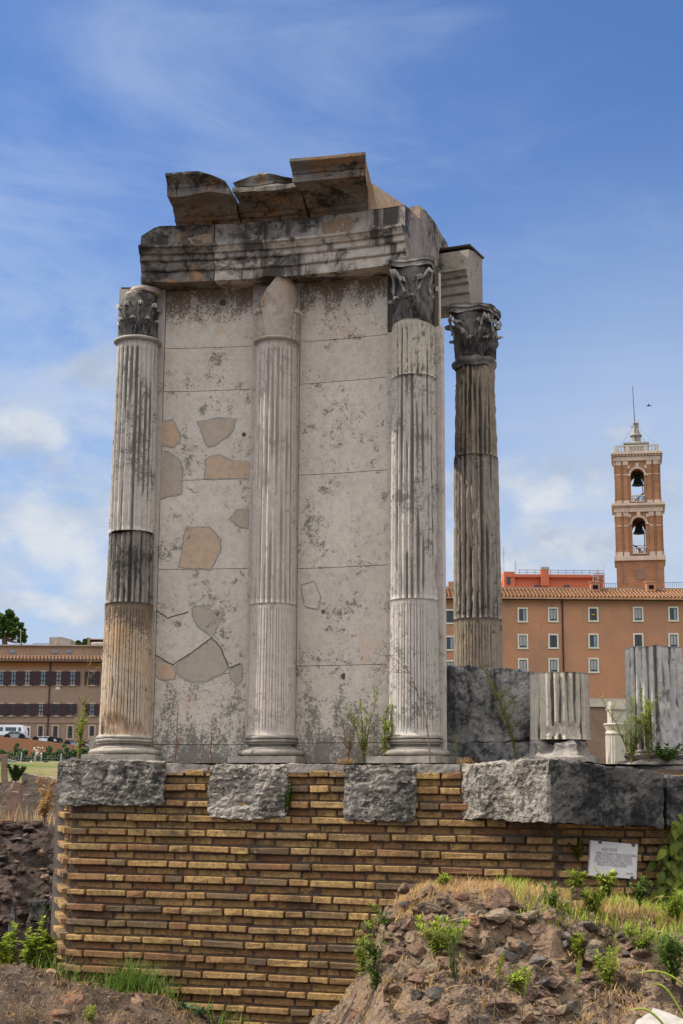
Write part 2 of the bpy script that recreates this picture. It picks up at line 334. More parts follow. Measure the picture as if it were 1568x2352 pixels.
M['pine'] = leafm('pine_needles', (.02, .055, .012), (.09, .17, .02), .15)
M['shrub'] = leafm('shrub_leaf', (.05, .09, .035), (.16, .22, .09), .2)
M['bark'] = plain('bark', (.10, .07, .05), .9, .1, .3, 8)
M['flower'] = plain('white_flower', (.8, .78, .72), .7, .2)
M['metal'] = plain('dark_metal', (.05, .05, .055), .5, .5)
M['galv'] = plain('grey_metal', (.30, .31, .32), .5, .5)
M['clamp'] = plain('plaque_clamp', (.055, .06, .07), .5, .5)
# ================================================================== THE TEMPLE RUIN
CC = Vector((-2.2, 7.0, 0.0))                # centre of the round cella; its wall curves round it
def onarc(px, py, r):
    d = dir_px(px, py); o = EYE - CC; a = d.x*d.x + d.y*d.y; b = 2*(o.x*d.x + o.y*d.y); c = o.x*o.x + o.y*o.y - r*r
    t = (-b + math.sqrt(b*b - 4*a*c)) / (2*a); return EYE + d*t
def ang(p): return math.atan2(p.x - CC.x, p.y - CC.y)
def A(px, py, r): return ang(onarc(px, py, r))
def pc(a, r, z): return Vector((CC.x + r*math.sin(a), CC.y + r*math.cos(a), z))
ZB = onarc(618, 1752, 6.72).z                # top of the podium
ZS = EYE.z + 4.91                            # underside of the architrave
temple = thing('temple_ruin', 'tall ruined round temple fragment of fluted marble columns, curved pale wall and broken cornice', 'temple', (-0.7, 14.0, ZB))

def shaft(mb, c, z0, z1, r0, r1, n=24, cable=False, depth=.020, cap0=False, cap1=False, res=.045, amp=.004, gouges=(), phase=0.0, seed=0, wob=0.0, topfn=None, botfn=None):
    """fluted drum; returns the list of cavity values, one per vertex"""
    per = 10; N = n * per; nz = max(3, int((z1 - z0) / res)); rows = []; cav = []
    H = z1 - z0
    for i in range(nz + 1):
        v = i / nz
        if cap0 or cap1:                      # finer rows where the flutes end
            v = v
        rr = r0 + (r1 - r0) * v; row = []
        for j in range(N):
            t = (j / per + phase) % 1.0; th = 2*PI*j/N
            zz0 = z0 + (botfn(th) if botfn else 0); zz1 = z1 + (topfn(th) if topfn else 0)
            z = zz0 + (zz1 - zz0) * v
            e = 1.0
            if cap0: e *= min(1, max(0, (z - z0 - .03) / .03))
            if cap1: e *= min(1, max(0, (z1 - z - .03) / .03))
            if cable:
                u = (t - .5) / .40
                dd = 0 if abs(u) > 1 else (depth * .95 if abs(u) > .66 else depth * .18)
            else:
                u = (t - .5) / .37; dd = 0 if abs(u) >= 1 else depth * math.sqrt(1 - u*u)
            wear = .72 + .5 * noise.noise(Vector((math.sin(th)*3 + seed, math.cos(th)*3, z*1.3)))
            wear = max(.25, min(1.15, wear))
            dd *= e * (wear if not cable else 1)
            p = Vector((math.sin(th), math.cos(th), 0)); q = Vector((p.x*.9*2.3 + seed, p.y*.9*2.3, z*2.3))
            gs = 0.0
            for (ga, gz, gr, gd, gh) in gouges:
                da = (th - ga + PI) % (2*PI) - PI; dist = math.sqrt((da*rr/gr)**2 + ((z - gz)/gh)**2) + .45*noise.noise(q*6) + .2*noise.noise(q*15)
                if dist < 1: k_ = min(1, (1 - dist) * 7); dd *= (1 - k_*.85); gs = max(gs, gd * k_ * (.75 + .6*noise.noise(q*5)))
            r = rr - gs - dd + amp * (noise.noise(q*7) + .5*noise.noise(q*19)) - max(0, noise.noise(q*4 + Vector((5, 5, 5))) - .28) * amp * 8
            r += wob * noise.noise(Vector((seed, z*1.2, math.sin(th))))
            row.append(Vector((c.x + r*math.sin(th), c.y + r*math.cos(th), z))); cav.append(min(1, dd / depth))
        rows.append(row)
    i0 = len(mb.v); mb.grid(rows, closed=True)
    mb.face([i0 + j for j in range(N)]); mb.face([i0 + nz*N + j for j in range(N)][::-1])
    return cav
def build_shaft(name, mat, parent, c, *args, **kw):
    mb = MB(); cav = shaft(mb, c, *args, **kw); o = mb.build(name, mat, parent)
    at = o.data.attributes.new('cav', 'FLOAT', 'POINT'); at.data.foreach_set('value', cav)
    o.data.polygons.foreach_set('use_smooth', [True] * len(o.data.polygons)); 
    return o
def attic(mb, c, z0, r, rot, h=.235, plw=None, rough=.004):
    """plinth plus torus, scotia, torus; c is the axis"""
    ph = h * .24; w = plw or r * 2.78
    b0 = len(mb.v); hw = w / 2; Mz = Matrix.Rotation(-rot, 3, 'Z')
    cr = [c + Mz @ Vector((sx*hw, sy*hw, 0)) for sx, sy in ((-1, -1), (1, -1), (1, 1), (-1, 1))]
    mb.hexa([Vector((p.x, p.y, z0)) for p in cr], [Vector((p.x, p.y, z0 + ph)) for p in cr], res=.05)
    z = z0 + ph; prof = []
    H = h - ph; R1 = r * 1.36
    for k in range(9): t = PI * k / 8 - PI/2; prof.append((R1 - .035 + .035*math.cos(t), z + H*.16 + H*.15*math.sin(t)))
    prof += [(R1 - .055, z + H*.33), (R1 - .055, z + H*.37)]
    for k in range(7): t = k / 6; prof.append((R1 - .06 - .028*math.sin(PI*t) - .03*t, z + H*(.38 + .20*t)))
    prof += [(R1 - .072, z + H*.585), (R1 - .072, z + H*.62)]
    for k in range(9): t = PI * k / 8 - PI/2; prof.append((R1 - .085 + .024*math.cos(t), z + H*.73 + H*.10*math.sin(t)))
    prof += [(r*1.10, z + H*.85), (r*1.10, z + H*.92), (r*1.02, z + H)]
    mb.lathe(prof, (c.x, c.y, 0), 72)
    mb.disp(rough, 14, 3, b0); mb.disp(rough*2.2, 4, 2, b0)
def leaf(mb, c, th, z0, h, r0, w, out=.05, curl=.05, lobes=5, seed=0, m=0):
    """acanthus leaf standing on the bell and bending out at its tip"""
    nu, nv = 12, 14; rows = []
    for i in range(nv + 1):
        v = i / nv
        if v < .78: rad = r0 + .012 + out*v*v; z = z0 + h*v/.86
        else:
            t = (v - .78) / .22; rad = r0 + .012 + out*v*v + curl*math.sin(t*PI*.62); z = z0 + h*(.907 + .10*math.sin(t*PI*.8) - .13*t*t)
        wid = w * (.62 + .5*math.sin(min(1, v*1.1)*PI*.75)) * (1 - .55*max(0, v-.6)/.4) * (.80 + .20*abs(math.sin(v*PI*lobes*.9)))
        row = []
        for j in range(nu + 1):
            u = -1 + 2*j/nu
            rr = rad - .026*u*u + .016*math.cos(u*PI*2.5)*(1 - .4*v) + .008*math.cos(u*PI*5)
            a = th + u*wid/2/rad; row.append(Vector((c.x + rr*math.sin(a), c.y + rr*math.cos(a), z - .014*abs(math.sin(v*PI*lobes))*abs(u))))
        rows.append(row)
    mb.grid(rows, m)
def capital(mb, c, z0, h, rb, rt, rot, rows=2, abacus=True, wear=.006, vol=True, seed=1, skip=()):
    b0 = len(mb.v); prof = [(rb*.98, z0)]
    for k in range(9): t = k/8; prof.append((rb + (rt - rb)*(t**2.4), z0 + h*.86*t))
    prof.append((rt*.9, z0 + h*.88)); mb.lathe(prof, (c.x, c.y, 0), 48)
    for k in range(8):
        if (0, k) in skip: continue
        leaf(mb, c, rot + k*PI/4, z0 + .01, h*.40, rb, rb*.74, out=.028 if vol else .018, curl=.036 if vol else .02, seed=k)
    for k in range(8):
        if (1, k) in skip: continue
        leaf(mb, c, rot + (k + .5)*PI/4, z0 + .03, h*.66, rb, rb*.72, out=.04 if vol else .022, curl=.042 if vol else .022, seed=k+20)
    if vol:
        for k in range(4):
            th = rot + PI/4 + k*PI/2
            for s_ in (-1, 1):                # volute: rising stalk that ends in a spiral under the corner
                pts = []; rr = []
                for i in range(16):
                    t = i/15
                    if t < .55: q = t/.55; a = th + s_*(.42 - .36*q); rad = rb + .03 + (rt*1.22 - rb)*q**1.7; z = z0 + h*(.45 + .36*q)
                    else:
                        q = (t - .55)/.45; sp = .040*(1 - .75*q); an = PI/2 - q*PI*2.0
                        a = th + s_*.06*(1 - q*.4); rad = rt*1.24 + sp*math.cos(an) - .0; z = z0 + h*.81 - .040 + sp*math.sin(an)
                    pts.append(Vector((c.x + rad*math.sin(a), c.y + rad*math.cos(a), z))); rr.append(.017 - .007*t)
                mb.tube(pts, rr, 6)
    if abacus:
        for (f0, f1, za, zb) in ((1.0, 1.03, .865, .935), (1.07, 1.07, .94, 1.0)):
            ring0, ring1 = [], []
            for k in range(4):
                for i in range(10):
                    t = i/10; a = rot + PI/4 + (k + t)*PI/2; e = abs(t - .5)*2
                    rad = rt * (1.02 + .42*e**2.2)
                    if i == 0: rad *= .985
                    ring0.append((a, rad*f0)); ring1.append((a, rad*f1))
            i0 = len(mb.v)
            mb.grid([[Vector((c.x + r_*math.sin(a), c.y + r_*math.cos(a), z0 + h*za)) for a, r_ in ring0],
                     [Vector((c.x + r_*math.sin(a), c.y + r_*math.cos(a), z0 + h*(za*.3 + zb*.7))) for a, r_ in ring1],
                     [Vector((c.x + r_*math.sin(a), c.y + r_*math.cos(a), z0 + h*zb)) for a, r_ in ring1]], closed=True)
            mb.face([i0 + j for j in range(40)]); mb.face([i0 + 80 + j for j in range(40)][::-1])
    mb.disp(wear, 11, 3, b0); mb.disp(wear*1.6, 4, 2, b0)
def zpx(px, py, ax): return (EYE + dir_px(px, py) * ((ax.y - EYE.y) / dir_px(px, py).y)).z

RC = 7.0
a1 = A(288, 1640, RC); a2 = A(623, 1640, RC); a3 = A(952, 1640, RC)
c1, c2, c3 = [pc(a, RC, 0) for a in (a1, a2, a3)]
def zc(c, px, py): return zpx(px, py, c)
# -- column 1: three drums of different stone, black Corinthian capital
z0, z1, z2, z3, z4 = zc(c1, 285, 1690), zc(c1, 290, 1389), zc(c1, 300, 1228), zc(c1, 318, 792), ZS - .0
def gouge(az, z, r, d, h): return (az, z, r, d, h)
TOC = PI      # direction from the axis towards the camera is -Y = angle PI
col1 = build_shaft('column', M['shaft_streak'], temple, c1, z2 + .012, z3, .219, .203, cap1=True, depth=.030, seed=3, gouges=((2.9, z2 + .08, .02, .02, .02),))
tag(col1, label='left column with black leafy capital and patchwork shaft of grey, dark and tan drums')
build_shaft('drum', M['shaft_dark'], col1, c1, z1 + .004, z2 - .006, .224, .214, depth=.028, amp=.009, seed=5, topfn=lambda t: .012*math.sin(t*3) + .008*noise.noise(Vector((t*3, 0, 0))))
build_shaft('drum', M['shaft_tan'], col1, c1, z0 - .01, z1, .243, .228, cable=True, depth=.017, seed=8, cap1=True, res=.04, gouges=((PI + .45, z0 + .05, .17, .05, .13), (PI - .55, z0 - .0, .16, .05, .10), (PI + .05, z0 - .01, .14, .05, .05)))
mb = MB(); attic(mb, c1, onarc(290, 1748, 6.72).z, .243, a1, h=z0 - onarc(290, 1748, 6.72).z, rough=.003); mb.build('base', M['base_light'], col1, smooth=False)
mb = MB(); mb.lathe([(.205, z3 - .005), (.222, z3), (.236, z3 + .010), (.238, z3 + .022), (.228, z3 + .034), (.205, z3 + .038), (.19, z3 + .04)], c1, 64); mb.disp(.002, 12, 2); mb.build('astragal', M['base_light'], col1, smooth=True)
mb = MB(); capital(mb, c1, z3 + .03, (ZS - z3)*.90, .155, .178, .18, abacus=False, vol=False, wear=.003, seed=2)
def bite1(p):
    return p
mb.build('capital', M['cap_black'], col1, smooth=True)
mb = MB(); zt = z3 + (ZS - z3)*.84
mb.lathe([(.10, zt - .10), (.150, zt - .07), (.150, zt - .03), (.13, zt + .035), (.12, ZS - .07)], c1, 28); mb.disp(.030, 6, 3)
mb.lathe([(.13, ZS - .075), (.150, ZS - .068), (.157, ZS - .045), (.150, ZS - .018), (.12, ZS - .01)], c1 + Vector((.06, 0, 0)), 40); mb.disp(.006, 9, 2)
mb.build('broken_top', M['cap_plain'], col1)
# -- column 2: restored pale half column, plain capital core
z0, z1, z3 = zc(c2, 620, 1690), zc(c2, 628, 1390), zc(c2, 636, 792)
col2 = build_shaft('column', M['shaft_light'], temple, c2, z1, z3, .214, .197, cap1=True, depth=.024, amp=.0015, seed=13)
tag(col2, label='middle column, pale and clean, with a plain broken capital')
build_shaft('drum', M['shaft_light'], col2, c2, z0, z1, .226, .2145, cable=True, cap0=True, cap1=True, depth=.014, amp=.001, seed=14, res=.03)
mb = MB(); zb2 = onarc(618, 1752, 6.72).z; attic(mb, c2, zb2, .228, a2, h=z0 - zb2, rough=.002); mb.build('base', M['base_grey'], col2)
mb = MB(); mb.lathe([(.198, z3 - .005), (.214, z3), (.228, z3 + .010), (.230, z3 + .022), (.218, z3 + .034), (.195, z3 + .038), (.18, z3 + .04)], c2, 64); mb.build('astragal', M['cap_plain'], col2, smooth=True)
mb = MB(); H = ZS - z3 - .02; prof = [(.17, z3 + .02)]
for k in range(15): t = k/14; prof.append((.168 + .032*t - .42*max(0, t - .84)**1.3, z3 + .03 + H*.99*t))
mb.lathe(prof, c2, 56)
mb.disp(.008, 8, 3)
def slant(p):                                 # the upper left shoulder of the core is broken away
    dx = p.x - c2.x; lim = z3 + H*.60 + (dx + .20)*1.5
    return Vector((p.x, p.y, lim + (p.z - lim)*.12)) if p.z > lim and dx < .03 else p
mb.v = [slant(p) for p in mb.v]; mb.disp(.020, 5, 3)
mb.build('capital', M['cap_plain'], col2, smooth=True)
for th, w_ in ((PI - 1.05, .11), (PI + 1.0, .12), (PI - 1.4, .09), (PI + 1.4, .09)): mb = MB(); leaf(mb, c2, th, z3 + .04, H*.50, .172, w_, out=.03, curl=.012); mb.disp(.006, 12, 3); mb.build('leaf_stump', M['cap_plain'], col2)
# -- column 3
z0, z1, z2, z3 = zc(c3, 952, 1690), zc(c3, 953, 1380), zc(c3, 955, 872), zc(c3, 955, 750)
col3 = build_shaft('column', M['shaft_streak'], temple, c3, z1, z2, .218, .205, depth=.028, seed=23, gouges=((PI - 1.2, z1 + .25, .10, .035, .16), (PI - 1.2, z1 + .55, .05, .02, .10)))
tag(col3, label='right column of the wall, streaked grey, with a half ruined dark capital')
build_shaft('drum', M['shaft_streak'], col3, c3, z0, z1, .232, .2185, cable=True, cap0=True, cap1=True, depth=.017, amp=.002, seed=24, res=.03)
build_shaft('drum', M['shaft_cream'], col3, c3, z2 + .004, z3, .2085, .205, depth=.028, cap1=True, seed=25, res=.02, topfn=lambda t: .02*math.sin(t*2 + 1) + .012*noise.noise(Vector((t*2, 3, 0))))
mb = MB(); zb3 = onarc(935, 1752, 6.70).z; attic(mb, c3, zb3, .232, a3, h=z0 - zb3, rough=.003, plw=.66); mb.build('base', M['base_grey'], col3)
mb = MB(); ca3 = c3 + Vector((.0, -.03, 0)); capital(mb, ca3, z3 + .01, ZS + .03 - z3, .155, .178, .15, wear=.016, seed=3, skip=((0, 2), (1, 2), (0, 3), (1, 5)))
mb.build('capital', M['cap_mixed'], col3, smooth=True)
# -- column 4: freestanding, behind and to the right
RO = 8.30
c4 = onarc(1098, 1500, RO); c4.z = 0; a4 = ang(c4)
z1, z2, z3 = zc(c4, 1100, 1424), zc(c4, 1095, 1053), zc(c4, 1092, 835)
zlow = ZB + .02
col4 = build_shaft('column', M['shaft_grey'], temple, c4, z1, z2, .238, .2225, depth=.030, amp=.007, seed=33, gouges=((PI + .25, z1 + .9, .05, .02, .25), (PI - .3, z1 + 1.0, .03, .03, .03)))
tag(col4, label='separate column behind, dark and worn, carrying the stepped beam end')
build_shaft('drum', M['shaft_brown'], col4, c4, zlow, z1, .246, .2385, cable=True, cap1=True, depth=.018, amp=.004, seed=34)
build_shaft('drum', M['shaft_brown'], col4, c4, z2 + .006, z3, .213, .196, depth=.030, amp=.010, seed=35, wob=.02, gouges=((PI - .35, z2 + .42*(z3 - z2) + .22, .035, .03, .035), (PI - .2, z3 - .05, .13, .03, .10), (PI + 1.3, z3 - .1, .1, .05, .25)))
mb = MB(); mb.lathe([(.20, z3 - .06), (.225, z3 - .03), (.228, z3 + .0), (.205, z3 + .03), (.18, z3 + .04)], c4, 48); mb.disp(.022, 7, 3); mb.build('astragal', M['cap_mixed'], col4, smooth=True)
mb = MB(); capital(mb, c4, z3 + .02, ZS - z3 - .05, .178, .205, .35, wear=.016, seed=4, skip=((0, 5),)); mb.disp(.03, 5, 3); mb.build('capital', M['cap_mixed'], col4, smooth=True)

# ------------------------------------------------------------------ cella wall, curved, made of marble slabs
RW = 7.10; TH = .13
aL, aR = A(262, 1000, RW), A(1019, 1200, RW); aRc = A(1004, 1200, RW)
mb = MB(); n = 24                             # mortar core, a hair behind the slab faces
rows_in = [[pc(aL + .002 + (aRc - aL - .004)*j/n, RW + .012, z) for j in range(n+1)] for z in (ZB - .02, ZS + .05)]
rows_bk = [[pc(aL + .002 + (aRc - aL - .004)*j/n, RW + TH - .012, z) for j in range(n+1)] for z in (ZB - .02, ZS + .05)]
mb.grid(rows_in); mb.grid(rows_bk)
for a in (aL + .002, aRc - .002): mb.poly([pc(a, RW + .012, ZB - .02), pc(a, RW + TH - .012, ZB - .02), pc(a, RW + TH - .012, ZS + .05), pc(a, RW + .012, ZS + .05)])
core = mb.build('cella_wall', M['wallcore'], temple)
tag(core, label='curved cella wall of pale marble slabs between the columns')
def arcslab(mb, a0, a1, z0, z1, r=RW, d=.05, back=None, m=0, tone=.5, g=.0016, res=.09, amp=.0015, edge=.0):
    g = g*1.7
    back = back if back is not None else r + d
    a0 += g/r*1.0; a1 -= g/r*1.0; z0 += g; z1 -= g; na = max(2, int((a1-a0)*r/res)); nz = max(1, int((z1-z0)/res)); b0 = len(mb.v)
    def sh(f, nn, mm): mb.grid([[f(j/nn, i/mm) for j in range(nn+1)] for i in range(mm+1)], m, tone)
    L = lambda u, lo, hi: lo + (hi-lo)*u
    sh(lambda u, v: pc(L(u, a0, a1), r, L(v, z0, z1)), na, nz); sh(lambda u, v: pc(L(u, a1, a0), back, L(v, z0, z1)), na, nz)
    sh(lambda u, v: pc(L(u, a0, a1), L(v, r, back), z1), na, 2); sh(lambda u, v: pc(L(u, a1, a0), L(v, r, back), z0), na, 2)
    sh(lambda u, v: pc(a0, L(1-u, r, back), L(v, z0, z1)), 2, nz); sh(lambda u, v: pc(a1, L(u, r, back), L(v, z0, z1)), 2, nz)
    mb.disp(amp, 4, 2, b0)
def zw(px, py): return onarc(px, py, RW).z
lp = (A(366, 1200, RW), A(572, 1200, RW)); rp = (A(684, 1200, RW), A(890, 1200, RW))
jl = [ZB - .01] + [zw(470, y) for y in (1710, 1547, 1307, 1102, 898, 799)] + [ZS + .02]
jr = [ZB - .01] + [zw(790, y) for y in (1706, 1528, 1302, 1086, 875, 778)] + [ZS + .02]
tl = [.30, .62, .45, .75, .55, .6, .6]; tr = [.28, .50, .40, .62, .70, .55, .6]
for i in range(7):
    for (rng, jj, tt) in ((lp, jl, tl), (rp, jr, tr)):
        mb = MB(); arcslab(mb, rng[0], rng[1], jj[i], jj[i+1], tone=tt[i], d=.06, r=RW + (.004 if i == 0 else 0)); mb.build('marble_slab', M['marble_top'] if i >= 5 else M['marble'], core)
z3R = zc(c3, 955, 750); mbk = MB()                         # pilaster strips behind the columns, and the far side of the wall
for (x0, x1, js, tn) in ((262, 366, jl, .45), (572, 684, jr, .6), (890, 1019, jr, .5)):
    q0, q1 = A(x0, 1200, RW), A(x1, 1200, RW)
    if x0 == 262: q0 = aL
    if x1 == 1019: q1 = aR
    mb = MB(); arcslab(mb, q0, q1, ZB - .01, ZS + .02 if x1 != 1019 else z3R, r=RW - .022, d=.07, tone=tn); mb.build('pilaster_strip', M['shaft_light'], core)
for k in range(6):
    for j in range(3): arcslab(mbk, aL + (aRc-aL)*j/3, aL + (aRc-aL)*(j+1)/3, ZB + (ZS-ZB)*k/6, ZB + (ZS-ZB)*(k+1)/6, r=RW + TH - .03, d=.03, tone=random.random())
mbk.build('marble_slab_back', M['marble'], core)
# plinth course at the left end of the wall
mb = MB(); arcslab(mb, A(206, 1720, RW), aL + .012, ZB, onarc(215, 1690, RW).z, r=RW - .07, d=.4, tone=.4); mb.build('wall_plinth', M['base_light'], core)
mb = MB(); arcslab(mb, lp[0], lp[1], ZB - .01, jl[1] - .003, r=RW - .012, d=.03, tone=.3); mb.build('wall_plinth', M['marble'], core); mb = MB(); arcslab(mb, rp[0], rp[1], ZB - .01, jr[1] - .003, r=RW - .012, d=.03, tone=.3); mb.build('wall_plinth', M['marble'], core)
# inset repairs
def patch(pts, mat, name='repair_patch', r=RW - .0035, edge=.010):
    cxp = sum(p[0] for p in pts)/len(pts); cyp = sum(p[1] for p in pts)/len(pts)
    # subdivide and roughen the outline
    out = []
    for k, (x, y) in enumerate(pts):
        x2, y2 = pts[(k+1) % len(pts)]; m_ = max(1, int(math.hypot(x2-x, y2-y)/9))
        for i in range(m_):
            t = i/m_; xx, yy = x + (x2-x)*t, y + (y2-y)*t
            xx += 3.6*noise.noise(Vector((xx*.05, yy*.05, 1))); yy += 3.6*noise.noise(Vector((xx*.05, yy*.05, 9))); out.append((xx, yy))
    for (mat_, nm, grow, rr) in ((M['mortar_grey'], 'mortar_joint', 1.0, r + .0015), (mat, name, 0.0, r)):
        mb = MB(); q = []
        for (x, y) in out:
            d = math.hypot(x-cxp, y-cyp) or 1; f = 1 + grow*2.4/d - (0 if grow else 1.2/d); q.append(onarc(cxp + (x-cxp)*f, cyp + (y-cyp)*f, rr))
        # rings toward the centre so the piece follows the curve of the wall
        rings = [[onarc(cxp + (x-cxp)*f*s_, cyp + (y-cyp)*f*s_, rr) for (x, y) in out for f in [1 + grow*2.4/(math.hypot(x-cxp, y-cyp) or 1) - (0 if grow else 1.2/(math.hypot(x-cxp, y-cyp) or 1))]] for s_ in (1, .66, .33, .02)]
        rings.insert(0, [Vector((p.x + .0, p.y + .03, p.z)) for p in rings[0]])
        mb.grid(rings, closed=True)
        mb.build(nm, mat_, core)
T_, G_ = M['patch_tan'], M['patch_grey']
patch([(369, 968), (398, 965), (412, 993), (413, 1012), (400, 1027), (369, 1022)], T_)
patch([(453, 968), (488, 964), (505, 960), (541, 963), (535, 985), (520, 1005), (493, 1024), (478, 1027)], G_)
patch([(368, 1036), (385, 1037), (412, 1060), (419, 1078), (416, 1135), (390, 1139), (366, 1146)], G_)
patch([(473, 1058), (486, 1047), (505, 1045), (532, 1058), (574, 1062), (573, 1099), (471, 1100)], T_)
patch([(527, 1189), (541, 1175), (571, 1171), (570, 1212), (552, 1212), (536, 1200)], G_)
patch([(427, 1213), (478, 1211), (507, 1240), (507, 1262), (493, 1290), (484, 1309), (412, 1304), (420, 1245)], T_)
patch([(443, 1393), (462, 1391), (485, 1401), (513, 1407), (503, 1430), (488, 1463), (453, 1438), (442, 1415)], G_)
patch([(404, 1529), (438, 1502), (488, 1467), (505, 1487), (524, 1534), (505, 1551), (470, 1566), (438, 1565), (410, 1553)], G_)
patch([(358, 1512), (396, 1528), (403, 1545), (400, 1560), (370, 1562), (356, 1548)], T_)
patch([(527, 1540), (556, 1525), (556, 1562), (545, 1572), (530, 1560)], G_)
patch([(690, 1345), (720, 1335), (735, 1372), (728, 1400), (700, 1392)], M['marble'])
# cracks
for pl in ([(355, 1505), (398, 1527), (438, 1500), (486, 1464), (508, 1490), (526, 1535), (558, 1521)], [(356, 1400), (385, 1420), (442, 1402)]):
    mb = MB(); pts = []
    for k in range(len(pl)-1):
        for i in range(6): t = i/6; pts.append(onarc(pl[k][0] + (pl[k+1][0]-pl[k][0])*t + random.uniform(-1, 1), pl[k][1] + (pl[k+1][1]-pl[k][1])*t + random.uniform(-1, 1), RW - .001))
    mb.tube(pts, .0055, 4); mb.build('crack', M['wallcore'], core)
# putlog hole in the left panel and holes in the right one
for (x, y, r_) in ((560, 998, .022), (512, 695, .035), (790, 1553, .03), (742, 1405, .02)):
    p = onarc(x, y, RW - .002); mb = MB(); mb.lathe([(r_, -.002), (r_*.55, .0), (.001, .001)], (0, 0, 0), 12)
    mb.v = [Vector((p.x + v.x*(1 + .3*noise.noise(v*50)), p.y + v.z, p.z + v.y)) for v in mb.v]; mb.build('hole', M['wallcore'], core)

# ------------------------------------------------------------------ entablature
def arcsweep(mb, prof, a0, a1, res=.06, amp=.004, freq=5, m=0, fn=None, tone=.5, sub=.06, rough2=0, capm=0):
    """closed profile of (r, z) swept from angle a0 to a1 around the cella centre"""
    pr = []
    for k in range(len(prof)):
        (r, z), (r2, z2) = prof[k], prof[(k+1) % len(prof)]; d = math.hypot(r2-r, z2-z); q = max(1, int(d/sub))
        for i in range(q): pr.append((r + (r2-r)*i/q, z + (z2-z)*i/q))
    n = max(2, int((a1-a0)*7/res)); b0 = len(mb.v); K = len(pr)
    mb.grid([[pc(a0 + (a1-a0)*i/n, r, z) for (r, z) in pr] for i in range(n+1)], m, tone, closed=True)
    mb.face([b0 + j for j in range(K)][::-1], m, tone); mb.face([b0 + n*K + j for j in range(K)], capm or m, tone)
    mb.disp(amp, freq, 3, b0)
    if rough2: mb.disp(rough2, 16, 2, b0)
    if fn:
        for i in range(b0, len(mb.v)): mb.v[i] = fn(mb.v[i])
s = ZS
ARCH = [(6.820, s), (6.820, s+.098), (6.800, s+.104), (6.794, s+.112), (6.798, s+.116), (6.798, s+.196), (6.776, s+.202), (6.768, s+.212), (6.772, s+.216), (6.772, s+.262), (6.744, s+.268), (6.738, s+.280), (6.716, s+.312), (6.700, s+.320), (6.700, s+.344), (6.745, s+.348),
        (6.796, s+.356), (6.796, s+.560), (6.790, s+.566), (7.40, s+.566), (7.40, s), (7.10, s), (7.10, s+.012), (6.95, s+.012), (6.95, s)]
ac = A(490, 640, 6.79); aE0, aE1 = A(320, 660, 6.80), A(931, 615, 6.80)
def chipped(amt, seed):
    def f(p):
        r = math.hypot(p.x-CC.x, p.y-CC.y); e = noise.noise(Vector((p.x*3 + seed, p.y*3, p.z*3)))
        return p
    return f
mb = MB(); 
def lip(p):                                   # broken lower edge near the middle column
    a = ang(p); aa = A(610, 655, 6.8); w = abs(a - aa) / .022
    if w < 1 and p.z < s + .05 and math.hypot(p.x-CC.x, p.y-CC.y) < 6.9: return p + Vector((0, .02, .03*(1-w)))
    return p
arcsweep(mb, ARCH, ac + .0006, aE1, amp=.005, fn=lip, sub=.05, capm=1)
arch = mb.build('architrave_block', [M['ent'], M['ent_end']], temple); tag(arch, label='long curved architrave block with banded face over the wall')
# scars on the frieze
def scar(name, pts, mat, depth=.03, par=None, r=6.790):
    mb = MB(); cxp = sum(p[0] for p in pts)/len(pts); cyp = sum(p[1] for p in pts)/len(pts); out = []
    for k, (x, y) in enumerate(pts):
        x2, y2 = pts[(k+1) % len(pts)]
        for i in range(4): t = i/4; out.append((x + (x2-x)*t, y + (y2-y)*t))
    rings = []
    for (f, dr) in ((1.10, .020), (1.0, -.006), (.86, -.004), (.7, .004), (.35, .007), (.02, .007)):
        rings.append([onarc(cxp + (x-cxp)*f, cyp + (y-cyp)*f, r + dr) for x, y in out])
    mb.grid(rings, closed=True); mb.disp(.003, 12, 2); return mb.build(name, mat, par, smooth=True)
scar('break_scar', [(738, 512), (775, 505), (808, 497), (810, 520), (795, 538), (768, 547), (745, 543)], M['scar'], par=arch)
mb = MB()
def rag(p):                                   # left block: upper left corner broken off
    a = ang(p); u = (a - aE0) / (ac - aE0); lim = s + .46 + .14*min(1, u*3.2) + .03*noise.noise(p*6)
    q = Vector(p)
    if q.z > lim: q.z = lim + (q.z - lim)*.1
    if u < .3 and p.z < s + .14: q.z += .0
    return q
arcsweep(mb, ARCH, aE0, ac - .0006, amp=.010, rough2=.003, fn=rag, sub=.045)
b2 = mb.build('architrave_block', M['ent_dark'], temple); tag(b2, label='short blackened architrave block with orange streaks at the left end')
scar('break_scar', [(432, 548), (470, 538), (487, 537), (489, 575), (465, 570), (445, 566)], M['scar'], par=b2)
# the inner backing blocks behind the right end and the beam that runs to the separate column
mb = MB(); aB1 = A(978, 560, 7.28)
prof = [(7.41, s + .30), (7.41, s + .80), (7.60, s + .82), (7.90, s + .78), (8.20, s + .70), (8.36, s + .60), (8.38, s + .58), (8.0, s + .58), (7.9, s + .30)]
arcsweep(mb, prof, ac + .05, A(1003, 560, 7.9), amp=.012, sub=.05); 
bb = mb.build('backing_block', M['ent_end'], temple); tag(bb, label='rounded backing block behind the right end of the entablature')
BEAM = [(r + (RO - .22 - 6.80), z - .02) for r, z in ARCH[:18]] + [(8.28, s+.585), (8.48, s+.585), (8.48, s-.02)]
BEAM = [(r, z + (0)) for r, z in BEAM]
mb = MB(); arcsweep(mb, BEAM, A(900, 650, 8.1), A(1077, 640, 8.08), amp=.003, sub=.05)
bm_ = mb.build('architrave_block', M['beam_new'], temple); tag(bm_, label='stepped beam block with clean pale end resting on the separate column')
